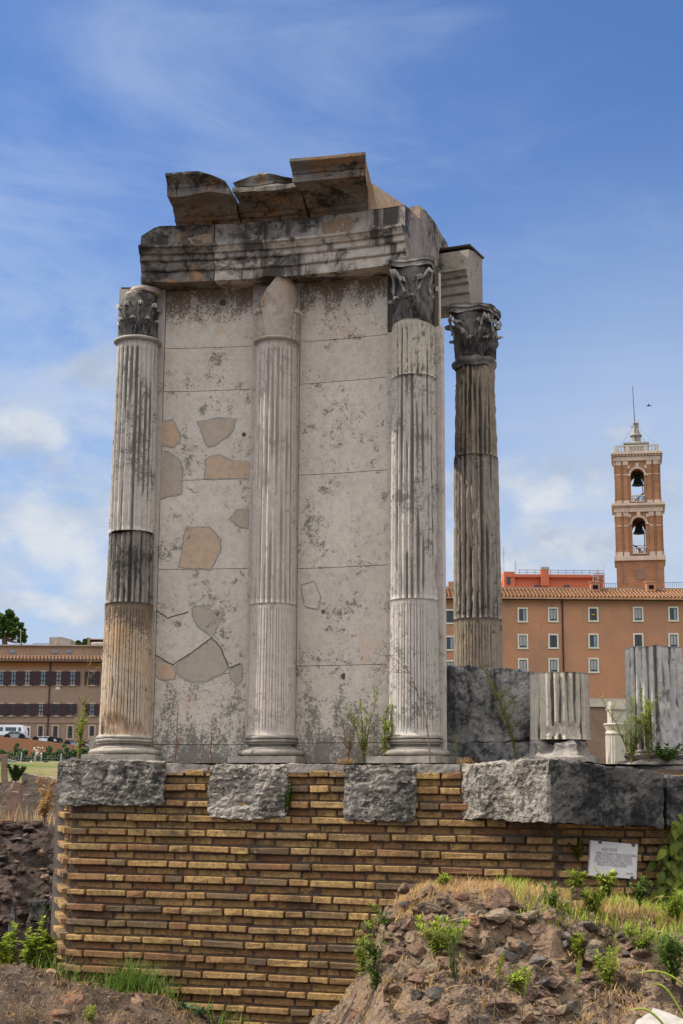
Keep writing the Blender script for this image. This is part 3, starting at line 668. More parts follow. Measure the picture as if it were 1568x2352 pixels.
mb = MB(); arcsweep(mb, [(8.08, s + .582), (8.50, s + .582), (8.50, s + .596), (8.07, s + .596)], A(900, 650, 8.1), A(1079, 640, 8.06), amp=.001); mb.build('lead_cover', M['rock_grey'], bm_)

# ------------------------------------------------------------------ cornice blocks
t0 = s + .566
def corn(rt, h, base=6.80, back=7.40):        # rt: innermost radius of the lip
    d = base - rt
    return [(base, t0), (base - .02, t0 + h*.08), (base - .05, t0 + h*.10), (base - .07, t0 + h*.19), (base - .11, t0 + h*.20), (base - .11, t0 + h*.23), (base - .17, t0 + h*.31), (base - .19, t0 + h*.38), (base - .24, t0 + h*.385),
            (base - .25, t0 + h*.415), (rt + .14, t0 + h*.42), (rt + .14, t0 + h*.40), (rt + .115, t0 + h*.40), (rt + .115, t0 + h*.63), (rt + .10, t0 + h*.65), (rt + .095, t0 + h*.69), (rt + .085, t0 + h*.73), (rt + .03, t0 + h*.84), (rt + .005, t0 + h*.89), (rt, t0 + h*.91), (rt, t0 + h),
            (back, t0 + h), (back, t0)]
mb = MB()
def crag(p):
    r = math.hypot(p.x-CC.x, p.y-CC.y); u = (ang(p) - aA0) / (aA1 - aA0); q = Vector(p)
    k = noise.noise(Vector((p.x*2.2, p.y*2.2, 4)))
    if r < 6.6 and p.z > t0 + .09: q += Vector((0, .14*max(0, k) + .22*max(0, u - .80), 0))
    lim = t0 + .292 + .03*k - .20*max(0, u - .6)**1.0*1.2
    if q.z > lim: q.z = lim + (q.z-lim)*.15
    return q
aA0, aA1 = A(405, 528, 6.8), A(545, 525, 6.8)
arcsweep(mb, corn(6.17, .30), aA0, aA1 + .004, amp=.014, rough2=.004, fn=crag, sub=.04, res=.04)
o = mb.build('cornice_block', M['cornice'], temple); tag(o, label='left cornice block, dark underside and chipped pale lip')
mb = MB(); aB0, aB1_ = A(556, 520, 6.8), A(708, 505, 6.8)
def brag(p):
    r = math.hypot(p.x-CC.x, p.y-CC.y); u = (ang(p) - aB0) / (aB1_ - aB0); q = Vector(p)
    k = noise.noise(Vector((p.x*3.5, p.y*2.5, p.z*2 + 8))); top = t0 + .35 - .11*abs(u - .45)*2 + .05*k
    if r < 6.62 and p.z > t0 + .20: q += (Vector((CC.x, CC.y, p.z)) - p).normalized() * -( .05 + .10*max(0, k + .2) + .9*max(0, p.z - t0 - .20)**1.2)
    if q.z > top: q.z = top + (q.z - top)*.12
    return q
arcsweep(mb, corn(6.26, .36), aB0, aB1_, amp=.018, rough2=.004, fn=brag, sub=.04, res=.035)
o = mb.build('cornice_block', M['cornice'], temple); tag(o, label='middle cornice block with its lip broken into rounded lumps')
mb = MB(); aC0, aC1 = A(712, 505, 6.8), A(846, 485, 6.8)
def cshift(p):                                # its right end is sawn square to the front, not along the radius
    r = math.hypot(p.x-CC.x, p.y-CC.y); u = (ang(p) - aC0) / (aC1 - aC0)
    q = Vector((p.x + max(0, u)*max(0, 6.8 - r)*.30 + max(0, u)*max(0, r - 6.8)*.22, p.y, p.z))
    if r > 7.6: q.z = min(q.z, t0 + .305 - (r - 7.6)*.5 + .02*noise.noise(p*5))
    return q
arcsweep(mb, corn(6.10, .305, back=7.80), aC0 + .001, aC1, amp=.005, rough2=.002, sub=.04, res=.04,
         fn=cshift, capm=1)
o = mb.build('cornice_block', [M['cornice'], M['scar']], temple); tag(o, label='right cornice block, tallest piece, with crisp moulding')

# ================================================================== THE PODIUM
podium = thing('podium', 'brick podium with stepped courses and rough travertine blocks carrying the temple', 'podium', (0, 13, 0))
FA = P(166, 1850, 13.35); FB = P(1272, 1850, 12.18)
FL = Vector((FA.x, FA.y, 0)); FR = Vector((FB.x, FB.y, 0)); FD = (FR - FL).normalized(); FN = Vector((FD.y, -FD.x, 0))   # FN points to the viewer
RE = FR + Vector((3.3, .75, 0)); RD = (RE - FR).normalized(); RN = Vector((RD.y, -RD.x, 0))
LE = FL + Vector((-.235, .9, 0)); LD = (FL - LE).normalized(); LN = Vector((LD.y, -LD.x, 0))
def onplane(px, py, o, n, off=0.0):           # photo pixel on the vertical plane through o with outward normal n, off metres proud
    d = dir_px(px, py); o2 = Vector((o.x, o.y, 0)) + n*off; t = (o2 - EYE).dot(n) / d.dot(n); return EYE + d*t
ztop = lambda u: ZB - .055 - .012*u           # top of the brickwork, falling slightly along the front (u in metres)
CH = .0645
def bricks(name, start, D, N, L, dip, zt, zb, off0, holes=(), parent=podium, back=.14, endless=False):
    mb = MB(); rot = math.atan2(D.y, D.x); Mr = Matrix.Rotation(rot, 3, 'Z') @ Matrix.Rotation(-dip, 3, 'Y').inverted()
    nc = int((zt - zb) / CH) + 1; rnd = random.Random(len(name) + int(L*10))
    for c_ in range(nc):
        z = zt - CH*(c_ + .5); proj = (c_ % 2 == 0)
        u = -.0 if proj else .06; k = rnd.randint(0, 1)
        while u < L - .03:
            ln = (.375 if k % 2 == 0 else .178) * rnd.uniform(.96, 1.05) + (.0); ln = min(ln, L - u)
            if ln < .05: break
            gap = .021; h = (.050 if proj else .052) * rnd.uniform(.92, 1.05)
            out = (.062 if proj else .004) + rnd.uniform(-.005, .005)
            um = u + ln/2; zz = z - dip*um + rnd.uniform(-.0025, .0025) + .010*noise.noise(Vector((um*.8, c_*.3, 2)))
            if not any(h0 < um < h1 and zz > hz for (h0, h1, hz) in holes):
                t = rnd.random(); t = min(.93, max(0.02, .5 + (t-.5)*.95)) if rnd.random() < .98 else (1.0 if rnd.random() < .25 else .93)
                if proj: t = min(1, t + .08) if t < .85 else t
                c = start + D*um + N*(out/2 - .03) + Vector((0, 0, zz))
                mb.box(c, (ln - gap, out + .06, h), Mr, 0, t if proj else t*.82, jit=.005)  # recessed courses coloured darker: painted shade of the projecting ones
            u += ln; k += 1
    o = mb.build(name, M['brick'], parent)
    bv = o.modifiers.new('bevel', 'BEVEL'); bv.width = .006; bv.segments = 2; bv.limit_method = 'ANGLE'
    return o
def mortar_core(pts_top, zt, zb, parent=podium):
    pass
LF = (FR - FL).length; LR_ = (RE - FR).length; LL = (FL - LE).length
ZG = -.45
bf = bricks('brick_face', FL, FD, FN, LF, .006, ZB - .06, ZG, 0)
br = bricks('brick_face', FR, RD, RN, LR_, .006, ZB - .06 - .006*LF, ZG, 0)
blf = bricks('brick_face', LE, LD, LN, LL, 0, ZB - .06, ZG, 0)
tag(bf, label='front brick face with alternating projecting courses'); tag(br, label='right brick face behind the plaque'); tag(blf, label='narrow left brick face')
mb = MB()                                     # the core of the podium, mortar coloured, just behind the bricks
ring = [LE - LN*.004, FL - (FN + LN).normalized()*.006, FR - (FN + RN).normalized()*.004, RE - RN*.004, RE + Vector((.3, 4.5, 0)), LE + Vector((.6, 3.0, 0))]
mb.grid([[Vector((p.x, p.y, z)) for p in ring] for z in (ZG, ZB - .055)], closed=True); mb.face([6 + k for k in range(6)][::-1])
mb.build('mortar_core', M['mortar'], podium)
# thin upright marble slab seen edge-on at the far left
e0 = P(127, 1850, 14.0); e1 = P(117, 2190, 14.0)
mb = MB(); mb.box((e0.x - .005, 14.0 + .25, (e0.z + e1.z)/2 + .1), (.014, .03, e0.z - e1.z + .35), R(-4)); mb.build('edge_slab', M['slab_white'], podium)
mb = MB(); mb.box((e0.x + .06, 14.1 + .25, (e0.z + e1.z)/2), (.14, .42, e0.z - e1.z + .1), R(-4), a=.2); mb.build('edge_core', M['base_grey'], podium)

def rough_block(name, b, t, mat, parent, res=.022, amp=.02, freq=5, label=None, amp2=.010, smooth=False, rnd=.03, strata=0.0):
    mb = MB(); mb.hexa(b, t, res)
    cen = sum((Vector(p) for p in list(b) + list(t)), Vector()) / 8
    hs = [max(abs((Vector(p) - cen)[k]) for p in list(b) + list(t)) for k in range(3)]
    def rounding(p):
        d = p - cen; e = [abs(d[k]) / (hs[k] + 1e-6) for k in range(3)]; e.sort()
        f = max(0, e[1] - .82) / .18
        return p - d.normalized() * rnd * f * (1 + noise.noise(p*4)) * max(0, e[2] - .8) / .2
    mb.v = [rounding(p) for p in mb.v]
    mb.disp(amp, freq, 4)
    if amp2: mb.disp(amp2, freq*5, 2)
    if strata:                                # horizontal beds of pores
        for i, p in enumerate(mb.v):
            k = noise.noise(Vector((p.x*5, p.y*5, p.z*34))) + .6*noise.noise(Vector((p.x*14, p.y*14, p.z*60)))
            mb.v[i] = p + (Vector((cen.x, cen.y, p.z)) - p).normalized() * strata * max(0, k)
    o = mb.build(name, mat, parent, smooth=smooth, weld=.0004)
    if label: tag(o, label=label)
    return o
def face_block(px, out, mat, label, back=.35, o=None, n=None, **kw):
    """block whose front face shows the four photo pixels (bl, br, tr, tl), standing out metres proud of the face plane"""
    o = o or FL; n = n or FN
    f = [onplane(x, y, o, n, out) for x, y in px]; bk = [p - n*(back + out) for p in f]
    return rough_block('travertine_block', [f[0], f[1], bk[1], bk[0]], [f[3], f[2], bk[2], bk[3]], mat, podium, label=label, **kw)
face_block([(130, 1848), (374, 1853), (376, 1750), (132, 1742)], .10, M['trav'], 'long pitted travertine block at the left corner of the podium', strata=.022, amp=.018)
face_block([(476, 1876), (655, 1884), (658, 1757), (478, 1757)], .085, M['trav_light'], 'coarse travertine block full of pores under the middle column', strata=.026, amp=.016, amp2=.014)
face_block([(789, 1884), (953, 1888), (955, 1758), (788, 1758)], .085, M['trav'], 'grey travertine block under the right column of the wall', strata=.016, amp=.012, amp2=.012)
for (x0, x1, lb) in ((374, 477, 'thin grey coping slab left of the middle'), (657, 789, 'thin grey coping slab in the middle'), (954, 1056, 'thin pale coping slab beside the corner block')):
    f = [onplane(x, y, FL, FN, .06) for x, y in ((x0 + 1, 1775), (x1 - 1, 1776), (x1 - 1, 1757), (x0 + 1, 1754))]; bk = [p - FN*.5 for p in f]
    rough_block('coping_slab', [f[0], f[1], bk[1], bk[0]], [f[3], f[2], bk[2], bk[3]], M['base_grey'], podium, label=lb, amp=.006, amp2=.004, rnd=.012)
# big corner block: its left face turns towards the light, its right face away
pA = onplane(1056, 1757, FL, FN, .06); pAb = onplane(1062, 1880, FL, FN, .05)
pC = P(1258, 1742, pA.y - .62); pCb = P(1262, 1889, pA.y - .60)
pD = P(1522, 1776, pC.y + .42); pDb = P(1522, 1900, pC.y + .46)
rear = Vector((0, .9, 0))
mb = MB()
def wedge(bl, br_, tl_, tr_, res=.03):
    nu = int((br_-bl).length/res); nv = max(2, int((tl_-bl).length/res))
    mb.grid([[bl.lerp(br_, j/nu).lerp(tl_.lerp(tr_, j/nu), i/nv) for j in range(nu+1)] for i in range(nv+1)])
pAb2 = Vector(pAb)
wedge(pAb2, pCb, pA, pC); wedge(pCb, pDb, pC, pD); wedge(pDb, pDb + rear, pD, pD + rear); wedge(pAb2 + rear*.8, pAb2, pA + rear*.8, pA)
wedge(pA, pC, pA + rear*.8, pC + rear*1.6); wedge(pC, pD, pC + rear*1.6, pD + rear); wedge(pAb2, pCb, pAb2 + rear*.8, pCb + rear*1.4); wedge(pCb, pDb, pCb + rear*1.4, pDb + rear)
mb.disp(.022, 5, 4); mb.disp(.014, 24, 2)
# left face coloured pale as sunlit, right face painted dark as its shade
o = mb.build('travertine_block', [M['trav_light'], M['trav_dark']], podium, weld=.0004); tag(o, label='massive corner block of the podium, pale rough left face and right face darkened as in shade')
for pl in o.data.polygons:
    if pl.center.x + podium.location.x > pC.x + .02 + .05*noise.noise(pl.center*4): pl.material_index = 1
pE = P(1528, 1779, pD.y + .02); pEb = P(1530, 1898, pD.y + .05); pF = P(1700, 1806, pD.y + .3); pFb = P(1700, 1885, pD.y + .33)
rough_block('travertine_block', [pEb, pFb, pFb + rear, pEb + rear], [pE, pF, pF + rear, pE + rear], M['trav_dark'], podium, label='dark travertine block cut off by the right edge of the photo', amp=.018)
# platform paving behind the blocks, carrying the column stubs
mb = MB(); zt = ZB - .01
mb.poly([Vector((p.x, p.y, zt)) for p in (FL + Vector((.1, .25, 0)), FR + Vector((.2, .3, 0)), RE + Vector((0, .4, 0)), RE + Vector((.2, 4.3, 0)), LE + Vector((.7, 3, 0)), LE + Vector((.1, .1, 0)))])
mb.build('paving', M['base_grey'], podium)

# ------------------------------------------------------------------ plaque
pl0 = [onplane(x, y, FR, RN, .075) for x, y in ((1355, 2011), (1465, 2020), (1463, 1939), (1352, 1930))]
pc0 = sum(pl0, Vector())/4; wpl = (pl0[1] - pl0[0]).length; hpl = ((pl0[3] - pl0[0]).length + (pl0[2] - pl0[1]).length)/2
plaque = thing('plaque', 'white marble plaque with engraved capital lettering fixed to the right brick face', 'plaque', (pc0.x, pc0.y, pc0.z - hpl/2))
ux = (pl0[1] - pl0[0]).normalized(); uz = (ux.cross(RN)).normalized(); uz = uz if uz.z > 0 else -uz; un = ux.cross(uz).normalized(); un = un if un.dot(RN) > 0 else -un
MP = Matrix((ux, un, uz)).transposed()
mb = MB(); mb.box(pc0 - un*.0175, (wpl, .035, hpl), MP); o = mb.build('plaque_slab', plain('plaque_marble', (.68, .66, .64), .6, .3, .05, 9), plaque)
bv = o.modifiers.new('bevel', 'BEVEL'); bv.width = .004; bv.segments = 2
for sx, sz in ((-.30, .5), (.40, .5), (-.30, -.5), (.40, -.5)):
    mb = MB(); p = pc0 + ux*sx*wpl + uz*sz*hpl; mb.box(p + uz*(-.006 if sz > 0 else .006) + un*.003, (.026, .006, .028), MP); mb.box(p - un*.02 + uz*(.004 if sz > 0 else -.004), (.026, .05, .006), MP)
    mb.build('clamp', M['clamp'], plaque)
ink = plain('plaque_lettering', (.27, .25, .26), .8, .1)
LINES = [("AEDES-VESTAE", -.10, .27, .072, 1.0), ("SEMBRA CHE NUMA POMPILIO, RE DEI ROMANI", .045, .155, .052, .84), ("ABBIA COSTRUITO IL TEMPIO DI VESTA", .0, .075, .052, .76), ("ROTONDO AVENDO CREDUTO CHE DELLA", .0, -.005, .052, .77),
         ("STESSA FORMA FOSSE LA TERRA, DA CUI", .0, -.085, .052, .79), ("DIPENDE LA VITA DEGLI UOMINI.", -.03, -.165, .052, .62), ("(OVID. FAST.)", .345, -.36, .035, .14)]
for txt, lx, lz, size, wfrac in LINES:
    fc = bpy.data.curves.new('lettering', 'FONT'); fc.body = txt; fc.size = size * wpl * 1.35; fc.align_x = 'CENTER'; fc.align_y = 'CENTER'; fc.extrude = .0005
    fo = bpy.data.objects.new('tmp_text', fc); col.objects.link(fo); bpy.context.view_layer.update()
    dg = bpy.context.evaluated_depsgraph_get(); me = bpy.data.meshes.new_from_object(fo.evaluated_get(dg)); wt = fo.dimensions.x or 1
    bpy.data.objects.remove(fo)
    k = (wfrac if wfrac < 1 else .33) * wpl / wt; kx = min(k, 1.25)
    Mt = Matrix((ux, uz, un)).transposed()
    ctr = pc0 + ux*lx*wpl + uz*lz*hpl + un*.0012 - wloc(plaque)
    for v in me.vertices: v.co = ctr + Mt @ Vector((v.co.x*kx, v.co.y, v.co.z))
    me.materials.clear(); me.materials.append(ink); me.update()
    lo = bpy.data.objects.new('lettering', me); col.objects.link(lo); lo.parent = plaque

# ------------------------------------------------------------------ loose pieces on the podium
# rough grey block wall right of the temple
b = [(1016, 1745, 13.75), (1212, 1758, 13.55)]; 
q0 = P(1016, 1748, 13.75); q1 = P(1210, 1752, 13.45); t0_ = P(1014, 1526, 13.75); t1_ = P(1226, 1541, 13.45)
q0.z = q1.z = ZB - .02
xr = (t1_ - q1); t1_.x = q1.x + .05
bw = Vector((.12, .55, 0)); mid = zpx(1110, 1704, Vector((0, 13.6, 0)))
grey = thing('block_wall', 'rough blackened block standing right of the temple, lower course split by a joint', 'stone block', (q0.x + .4, 13.8, ZB))
L_ = lambda a, b_, z: a.lerp(b_, (z - a.z)/(b_.z - a.z))
m0, m1 = L_(q0, t0_, mid), L_(q1, t1_, mid)
rough_block('upper_block', [m0 + Vector((0, 0, .004)), m1 + Vector((0, 0, .004)), m1 + bw, m0 + bw], [t0_, t1_, t1_ + bw, t0_ + bw], M['rubble_wall'], grey, amp=.020, rnd=.05, res=.03)
rough_block('lower_block', [q0, q1, q1 + bw, q0 + bw], [m0 - Vector((0, 0, .004)), m1 - Vector((0, 0, .004)), m1 + bw, m0 + bw], M['rubble_wall'], grey, amp=.012, rnd=.02, res=.03)

def smooth_(v, a, b): t = max(0, min(1, (v - a)/(b - a))); return t*t*(3 - 2*t)
def stub(label, px, ybot, ytop, wpx, Y, mat, base_y, bw_px, gouges=(), cable=False, seed=50, nfl=22, topamp=.0, basemat=None):
    c = P(px, ybot, Y); c.z = 0; D = (dir_px(px, ybot)).y; r = wpx/2 * Y / FPX * 1.0 / math.cos(PITCH) * .985
    z0, z1 = zpx(px, ybot, c), zpx(px, ytop, c); zb = zpx(px, base_y, c)
    t = thing('column_stub', label, 'column stub', (c.x, c.y, zb))
    build_shaft('fluted_drum', mat, t, c, z0, z1, r*1.0, r*.975, n=nfl, cable=cable, depth=r*.15, amp=.004, seed=seed, gouges=[(PI + g_[0], z0 + g_[1], g_[2], g_[3], g_[4]) for g_ in gouges], res=.02, topfn=(lambda a: topamp*noise.noise(Vector((math.sin(a)*1.5, math.cos(a)*1.5, seed)))) if topamp else None)
    return t, c, z0, z1, zb, r
# stub A, with chipped foot, on a hollowed broken base
tA, cA, zA0, zA1, zAb, rA = stub('short streaked fluted drum with chipped foot on a broken hollowed base', 1287, 1700, 1548, 136, 13.25, M['shaft_cream'], 1752, 190, gouges=((.1, .085, .11, .045, .045), (-.3, .08, .12, .05, .055), (.42, .07, .09, .05, .035)), seed=51)
mb = MB(); b0 = len(mb.v); N = 72; prof = [(1.34, 0), (1.36, .25), (1.24, .34), (1.14, .5), (1.10, .7), (1.10, .84), (1.0, 1.0)]; rows = []
HB = zA0 - zAb - .012
for i in range(25):
    v = i/24
    for k in range(len(prof)-1):
        if prof[k][1] <= v <= prof[k+1][1]: tt = (v - prof[k][1])/(prof[k+1][1]-prof[k][1]); rad = prof[k][0] + (prof[k+1][0]-prof[k][0])*tt; break
    row = []
    for j in range(N):
        th = 2*PI*j/N; bite = noise.noise(Vector((math.sin(th)*2.0 + 7, math.cos(th)*2.0, v*.8))); d = max(0, bite + .10)*.6
        h1 = 1.0 - 0.0
        for (bt, bw2, bd) in ((PI + .58, .27, .46), (PI - .55, .16, .16)):
            e_ = abs(th - bt + .12*noise.noise(Vector((v*4, bt, 0))))/bw2
            if e_ < 1: d += bd*(1 - e_**3)*smooth_(v, .12, .45)
        row.append(Vector((cA.x + rA*(max(.35, rad - d*(.25 + .75*min(1, v*1.6))))*math.sin(th), cA.y + rA*(max(.35, rad - d*(.25 + .75*min(1, v*1.6))))*math.cos(th), zAb + HB*v)))
    rows.append(row)
mb.grid(rows, closed=True); mb.face([24*N + j for j in range(N)][::-1]); mb.disp(.030, 5, 4); mb.build('broken_base', M['scar'] if False else stone('broken_base', (.40, .35, .31), (.22, .20, .18), blotch=4, dark_amt=.35, dark_scale=4, pits=.2, bump=.6), tA, smooth=False)
# stub B, tall, at the right edge
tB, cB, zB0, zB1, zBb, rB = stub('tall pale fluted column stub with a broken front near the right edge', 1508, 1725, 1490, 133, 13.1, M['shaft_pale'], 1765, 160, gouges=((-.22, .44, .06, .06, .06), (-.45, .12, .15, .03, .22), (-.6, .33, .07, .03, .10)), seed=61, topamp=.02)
mb = MB(); attic(mb, cB, zBb - .03, rB, .2, h=zB0 - zBb + .03, rough=.008); mb.build('base', M['base_grey'], tB)
# ================================================================== GROUND
def smooth(a, b, x): t = max(0.0, min(1.0, (x - a) / (b - a))); return t*t*(3 - 2*t)
def lerp(a, b, t): return a + (b - a) * t
def pw(x, pts):
    if x <= pts[0][0]: return pts[0][1]
    for (x0, y0), (x1, y1) in zip(pts, pts[1:]):
        if x <= x1: return lerp(y0, y1, smooth(x0, x1, x))
    return pts[-1][1]
HILL = [(0, -.6), (14, -.6), (20, -.9), (34, -.7), (46, .9), (62, 2.0), (95, 3.2), (112, 3.55), (128, 3.9), (141, 4.0), (180, 5.0), (400, 7), (900, 9)]
def gz(x, y):
    far = pw(y, HILL)
    if x > 0: far = lerp(far, min(far, .6), smooth(0, 6, x))
    # near bank of earth in front of the wall
    t = pw(x, [(-3.4, .30), (-2.6, .20), (-1.6, .02), (-.9, -.20), (-.2, -.30), (.4, -.10), (2, .1)])
    near = t - .62*smooth(11.9, 10.3, y)*(1 if x < 0 else .6) - .10*smooth(12.2, 12.9, y)
    near += .09*noise.noise(Vector((x*1.6, y*1.6, 0))) + .07*noise.noise(Vector((x*5, y*5, 3))) + .05*abs(noise.noise(Vector((x*11, y*11, 5)))) + .02*noise.noise(Vector((x*26, y*26, 5)))
    if x < -3.0 or y < 10.4: near -= 0
    w = smooth(13.2, 15.0, y) if x < -2.2 else smooth(14.5, 18, y)
    return lerp(near, far + .35*noise.noise(Vector((x*.12, y*.12, 2))) + .08*noise.noise(Vector((x*.9, y*.9, 2))), w)
def axis(vals):
    out = []
    for a, b, st in vals:
        v = a
        while v < b - 1e-6: out.append(v); v += st
    out.append(vals[-1][1]); return out
xs = axis([(-900, -100, 80), (-100, -30, 5), (-30, -6, .8), (-6, -3.6, .15), (-3.6, 1.2, .032), (1.2, 6, .15), (6, 30, 1.5), (30, 100, 10), (100, 900, 80)])
ys = axis([(-60, 0, 12), (0, 9, .6), (9, 10.2, .1), (10.2, 13.6, .032), (13.6, 20, .3), (20, 60, 1.2), (60, 140, 2.5), (140, 900, 60)])
mb = MB(); mb.grid([[Vector((x_, y_, gz(x_, y_))) for x_ in xs] for y_ in ys])
# material: earth near, dry grass slope far
gm, q, bs = newmat('ground', .95, .1)
pos = q.add('ShaderNodeNewGeometry').outputs['Position']; X, Y_, Z = q.sep(pos)
n1 = q.noise(pos, 3, 6, .65); n2 = q.noise(pos, 22, 4, .7); n3 = q.noise(pos, .15, 4, .6)
c = q.mix(q.mapr(n1, .35, .65), (.115, .08, .058), (.055, .038, .028))
c = q.mix(q.mapr(n2, .50, .72), c, (.19, .14, .10)); c = q.mix(q.mapr(q.noise(pos, 60, 2, .6), .66, .72), c, (.34, .30, .26))
c = q.mix(q.mapr(q.noise(pos, 7, 4, .6), .62, .74, 0, .8), c, (.22, .085, .04))
gr = q.mix(q.mapr(q.noise(pos, .6, 5, .7), .4, .62), (.15, .15, .05), (.24, .18, .095))
gr = q.mix(q.mapr(n3, .45, .6), gr, (.11, .14, .04))
c = q.mix(q.mapr(Y_, 36, 48), c, gr)
q.set(bs.inputs['Base Color'], c)
bp = q.add('ShaderNodeBump', {'Strength': 1.0, 'Distance': .05, 'Height': q.math('ADD', q.noise(pos, 14, 6, .7), q.math('MULTIPLY', n2, .4))}); q.set(bs.inputs['Normal'], bp.outputs[0])
o = mb.build('ground', gm, smooth=True); tag(o, kind='structure')

# ------------------------------------------------------------------ rubble mound at the right
def mtop(x): return pw(x, [(-.9, -.35), (-.45, -.15), (-.1, .15), (.12, .42), (.27, .66), (.36, .94), (.55, 1.01), (.8, 1.03), (1.27, 1.01), (1.46, .95), (1.75, .91), (2.3, .82), (3.4, .72), (4.4, .6), (5.6, .1)])
def mz(x, y):
    xx = x + .10*noise.noise(Vector((x*3, y*3, 1))); T = mtop(xx - .10*(y - 9.7))
    prof = pw(y + .12*noise.noise(Vector((x*2.2, 0, 4))), [(6.6, -.9), (7.2, -.15), (7.9, .38), (8.6, .62), (9.05, .72), (9.35, .90), (9.7, .99), (10.3, 1.0), (10.9, .96), (11.5, .7), (12.1, .1)])
    z = -.3 + (T + .3)*prof
    r = noise.ridged_multi_fractal(Vector((x*1.9, y*1.9, 7)), .9, 2.1, 4, 1, 2)*.06
    st = smooth(9.7, 9.1, y)
    return z + (r - .05)*(.5 + st*.9) + .055*noise.noise(Vector((x*8, y*8, 3)))*(.4 + st) + .02*noise.noise(Vector((x*24, y*24, 3)))
xs = axis([(-1.2, 2.9, .028), (2.9, 5.4, .08)]); ys = axis([(6.4, 10.6, .028), (10.6, 11.8, .07)])
mb = MB(); mb.grid([[Vector((x_ + .035*noise.noise(Vector((x_*4, y_*4, 9))), y_ + .10*noise.noise(Vector((x_*3.5, y_*3, 12)))*smooth(9.9, 9.2, y_), mz(x_, y_))) for x_ in xs] for y_ in ys])
mound = mb.build('rubble_mound', M['mound'], smooth=False, loc=(1.6, 9.0, 0)); tag(mound, 'sunlit mound of rubble and earth with dry grass in front of the brick podium', 'mound')

def rock_mesh(r, seed, flat=.7):
    bm = bmesh.new(); bmesh.ops.create_icosphere(bm, subdivisions=3, radius=1)
    rn = random.Random(seed); planes = [(Vector((rn.gauss(0, 1), rn.gauss(0, 1), rn.gauss(0, 1))).normalized(), rn.uniform(.42, .8)) for _ in range(12)]
    for v in bm.verts:
        p = v.co.copy()
        for n_, d_ in planes:
            k = p.dot(n_)
            if k > d_: p -= n_ * (k - d_)
        p *= 1 + .10*noise.noise(p*2 + Vector((seed, 0, 0))); p += noise.noise_vector(p*5 + Vector((seed, 3, 0)))*.05
        v.co = Vector((p.x*1.15, p.y*.9, p.z*flat)) * r
    mb = MB(); mb.v = [v.co.copy() for v in bm.verts]; t = rn.random()
    for f in bm.faces: mb.face([v.index for v in f.verts], 0, t)
    bm.free(); return mb
def rock(name, label, p, r, seed, mat, cat='stone', group=None, flat=.7, rot=0, tilt=0, parent=None):
    mb = rock_mesh(r, seed, flat); Mz = Matrix.Rotation(rot, 3, 'Z') @ Matrix.Rotation(tilt, 3, 'Y')
    p = Vector(p); mb.v = [p + Mz @ v for v in mb.v]
    o = mb.build(name, mat, loc=p); tag(o, label, cat, group); return o
def onmound(px, py):                         # first hit of the photo ray with the mound
    d = dir_px(px, py); Y = 7.0
    while Y < 11.6:
        p = EYE + d*(Y/d.y)
        if p.z <= mz(p.x, p.y): return p
        Y += .02
    return EYE + d*(9.6/d.y)
def onground(px, py):
    d = dir_px(px, py); Y = 8.0
    while Y < 400:
        p = EYE + d*(Y/d.y)
        if p.z <= gz(p.x, p.y): return p
        Y += .02 if Y < 16 else .5
    return EYE + d*(12/d.y)
RK = [(1150, 2085, 88, 'rock', 'large reddish brown angular stone in the middle of the mound top'), (1090, 2115, 40, 'rock', 'rusty stone left of the large angular one'), (1212, 2110, 52, 'rock_tan', 'pale grey stone wedged beside the large angular stone'),
      (1262, 2120, 46, 'rock', 'pinkish tilted slab stone with a dark gap beneath'), (1060, 2062, 34, 'rock', 'dark stone just under the grassy top of the mound'), (1365, 2190, 62, 'rock_tan', 'pale yellowish boulder on the right slope of the mound'), (1300, 2170, 34, 'rock_grey', None), (1120, 2170, 48, 'rock_tan', None),
      (1175, 2180, 42, 'rock_tan', None), (1240, 2215, 46, 'rock_grey', None), (1160, 2235, 46, 'rock_grey', 'dark grey wedge stone low in the middle of the mound'), (1090, 2230, 30, 'rock', None), (925, 2045, 40, 'rock', 'rounded rusty stone at the upper left shoulder of the mound'), (905, 2135, 36, 'rock', None), (930, 2080, 34, 'rock_grey', None),
      (960, 2250, 52, 'rock', 'dark brown boulder at the left foot of the mound'), (905, 2275, 30, 'rock', None), (1005, 2285, 46, 'rock_grey', None), (1075, 2290, 40, 'rock', None), (1150, 2310, 58, 'rock', None), (1245, 2290, 44, 'rock', None), (1310, 2312, 52, 'rock_grey', 'flat dark stone at the lower right of the mound'), (1385, 2308, 48, 'rock', None),
      (1440, 2300, 40, 'rock', None), (1410, 2245, 40, 'rock', None), (1330, 2235, 34, 'rock_grey', None), (1270, 2250, 30, 'rock', None), (1480, 2230, 44, 'rock', None), (1540, 2215, 36, 'rock_tan', None), (1490, 2180, 26, 'rock_grey', None), (1430, 2160, 24, 'rock', None), (1025, 2190, 36, 'rock', None), (985, 2150, 34, 'rock', None),
      (1035, 2140, 26, 'rock_grey', None), (880, 2210, 24, 'rock', None), (1180, 2260, 26, 'rock_tan', None), (1350, 2270, 26, 'rock', None), (820, 2330, 36, 'rock', None), (1000, 2335, 60, 'rock', None), (1100, 2345, 40, 'rock_grey', None), (1215, 2340, 40, 'rock', None), (1290, 2080, 26, 'rock', None), (1140, 2040, 24, 'rock', None)]
for i, (x, y, w, mt, lb) in enumerate(RK):
    p = onmound(x, y); r = w/2 * p.y / FPX * 1.05
    rock('stone', lb or 'weathered stone half buried in the rubble mound', p + Vector((0, -r*.20, r*.12)), r*1.12, 100 + i*3, M[mt], group='stones in the rubble mound', flat=.72, rot=random.uniform(0, 6), tilt=random.uniform(-.4, .4))
rn = random.Random(77); cnt = 0
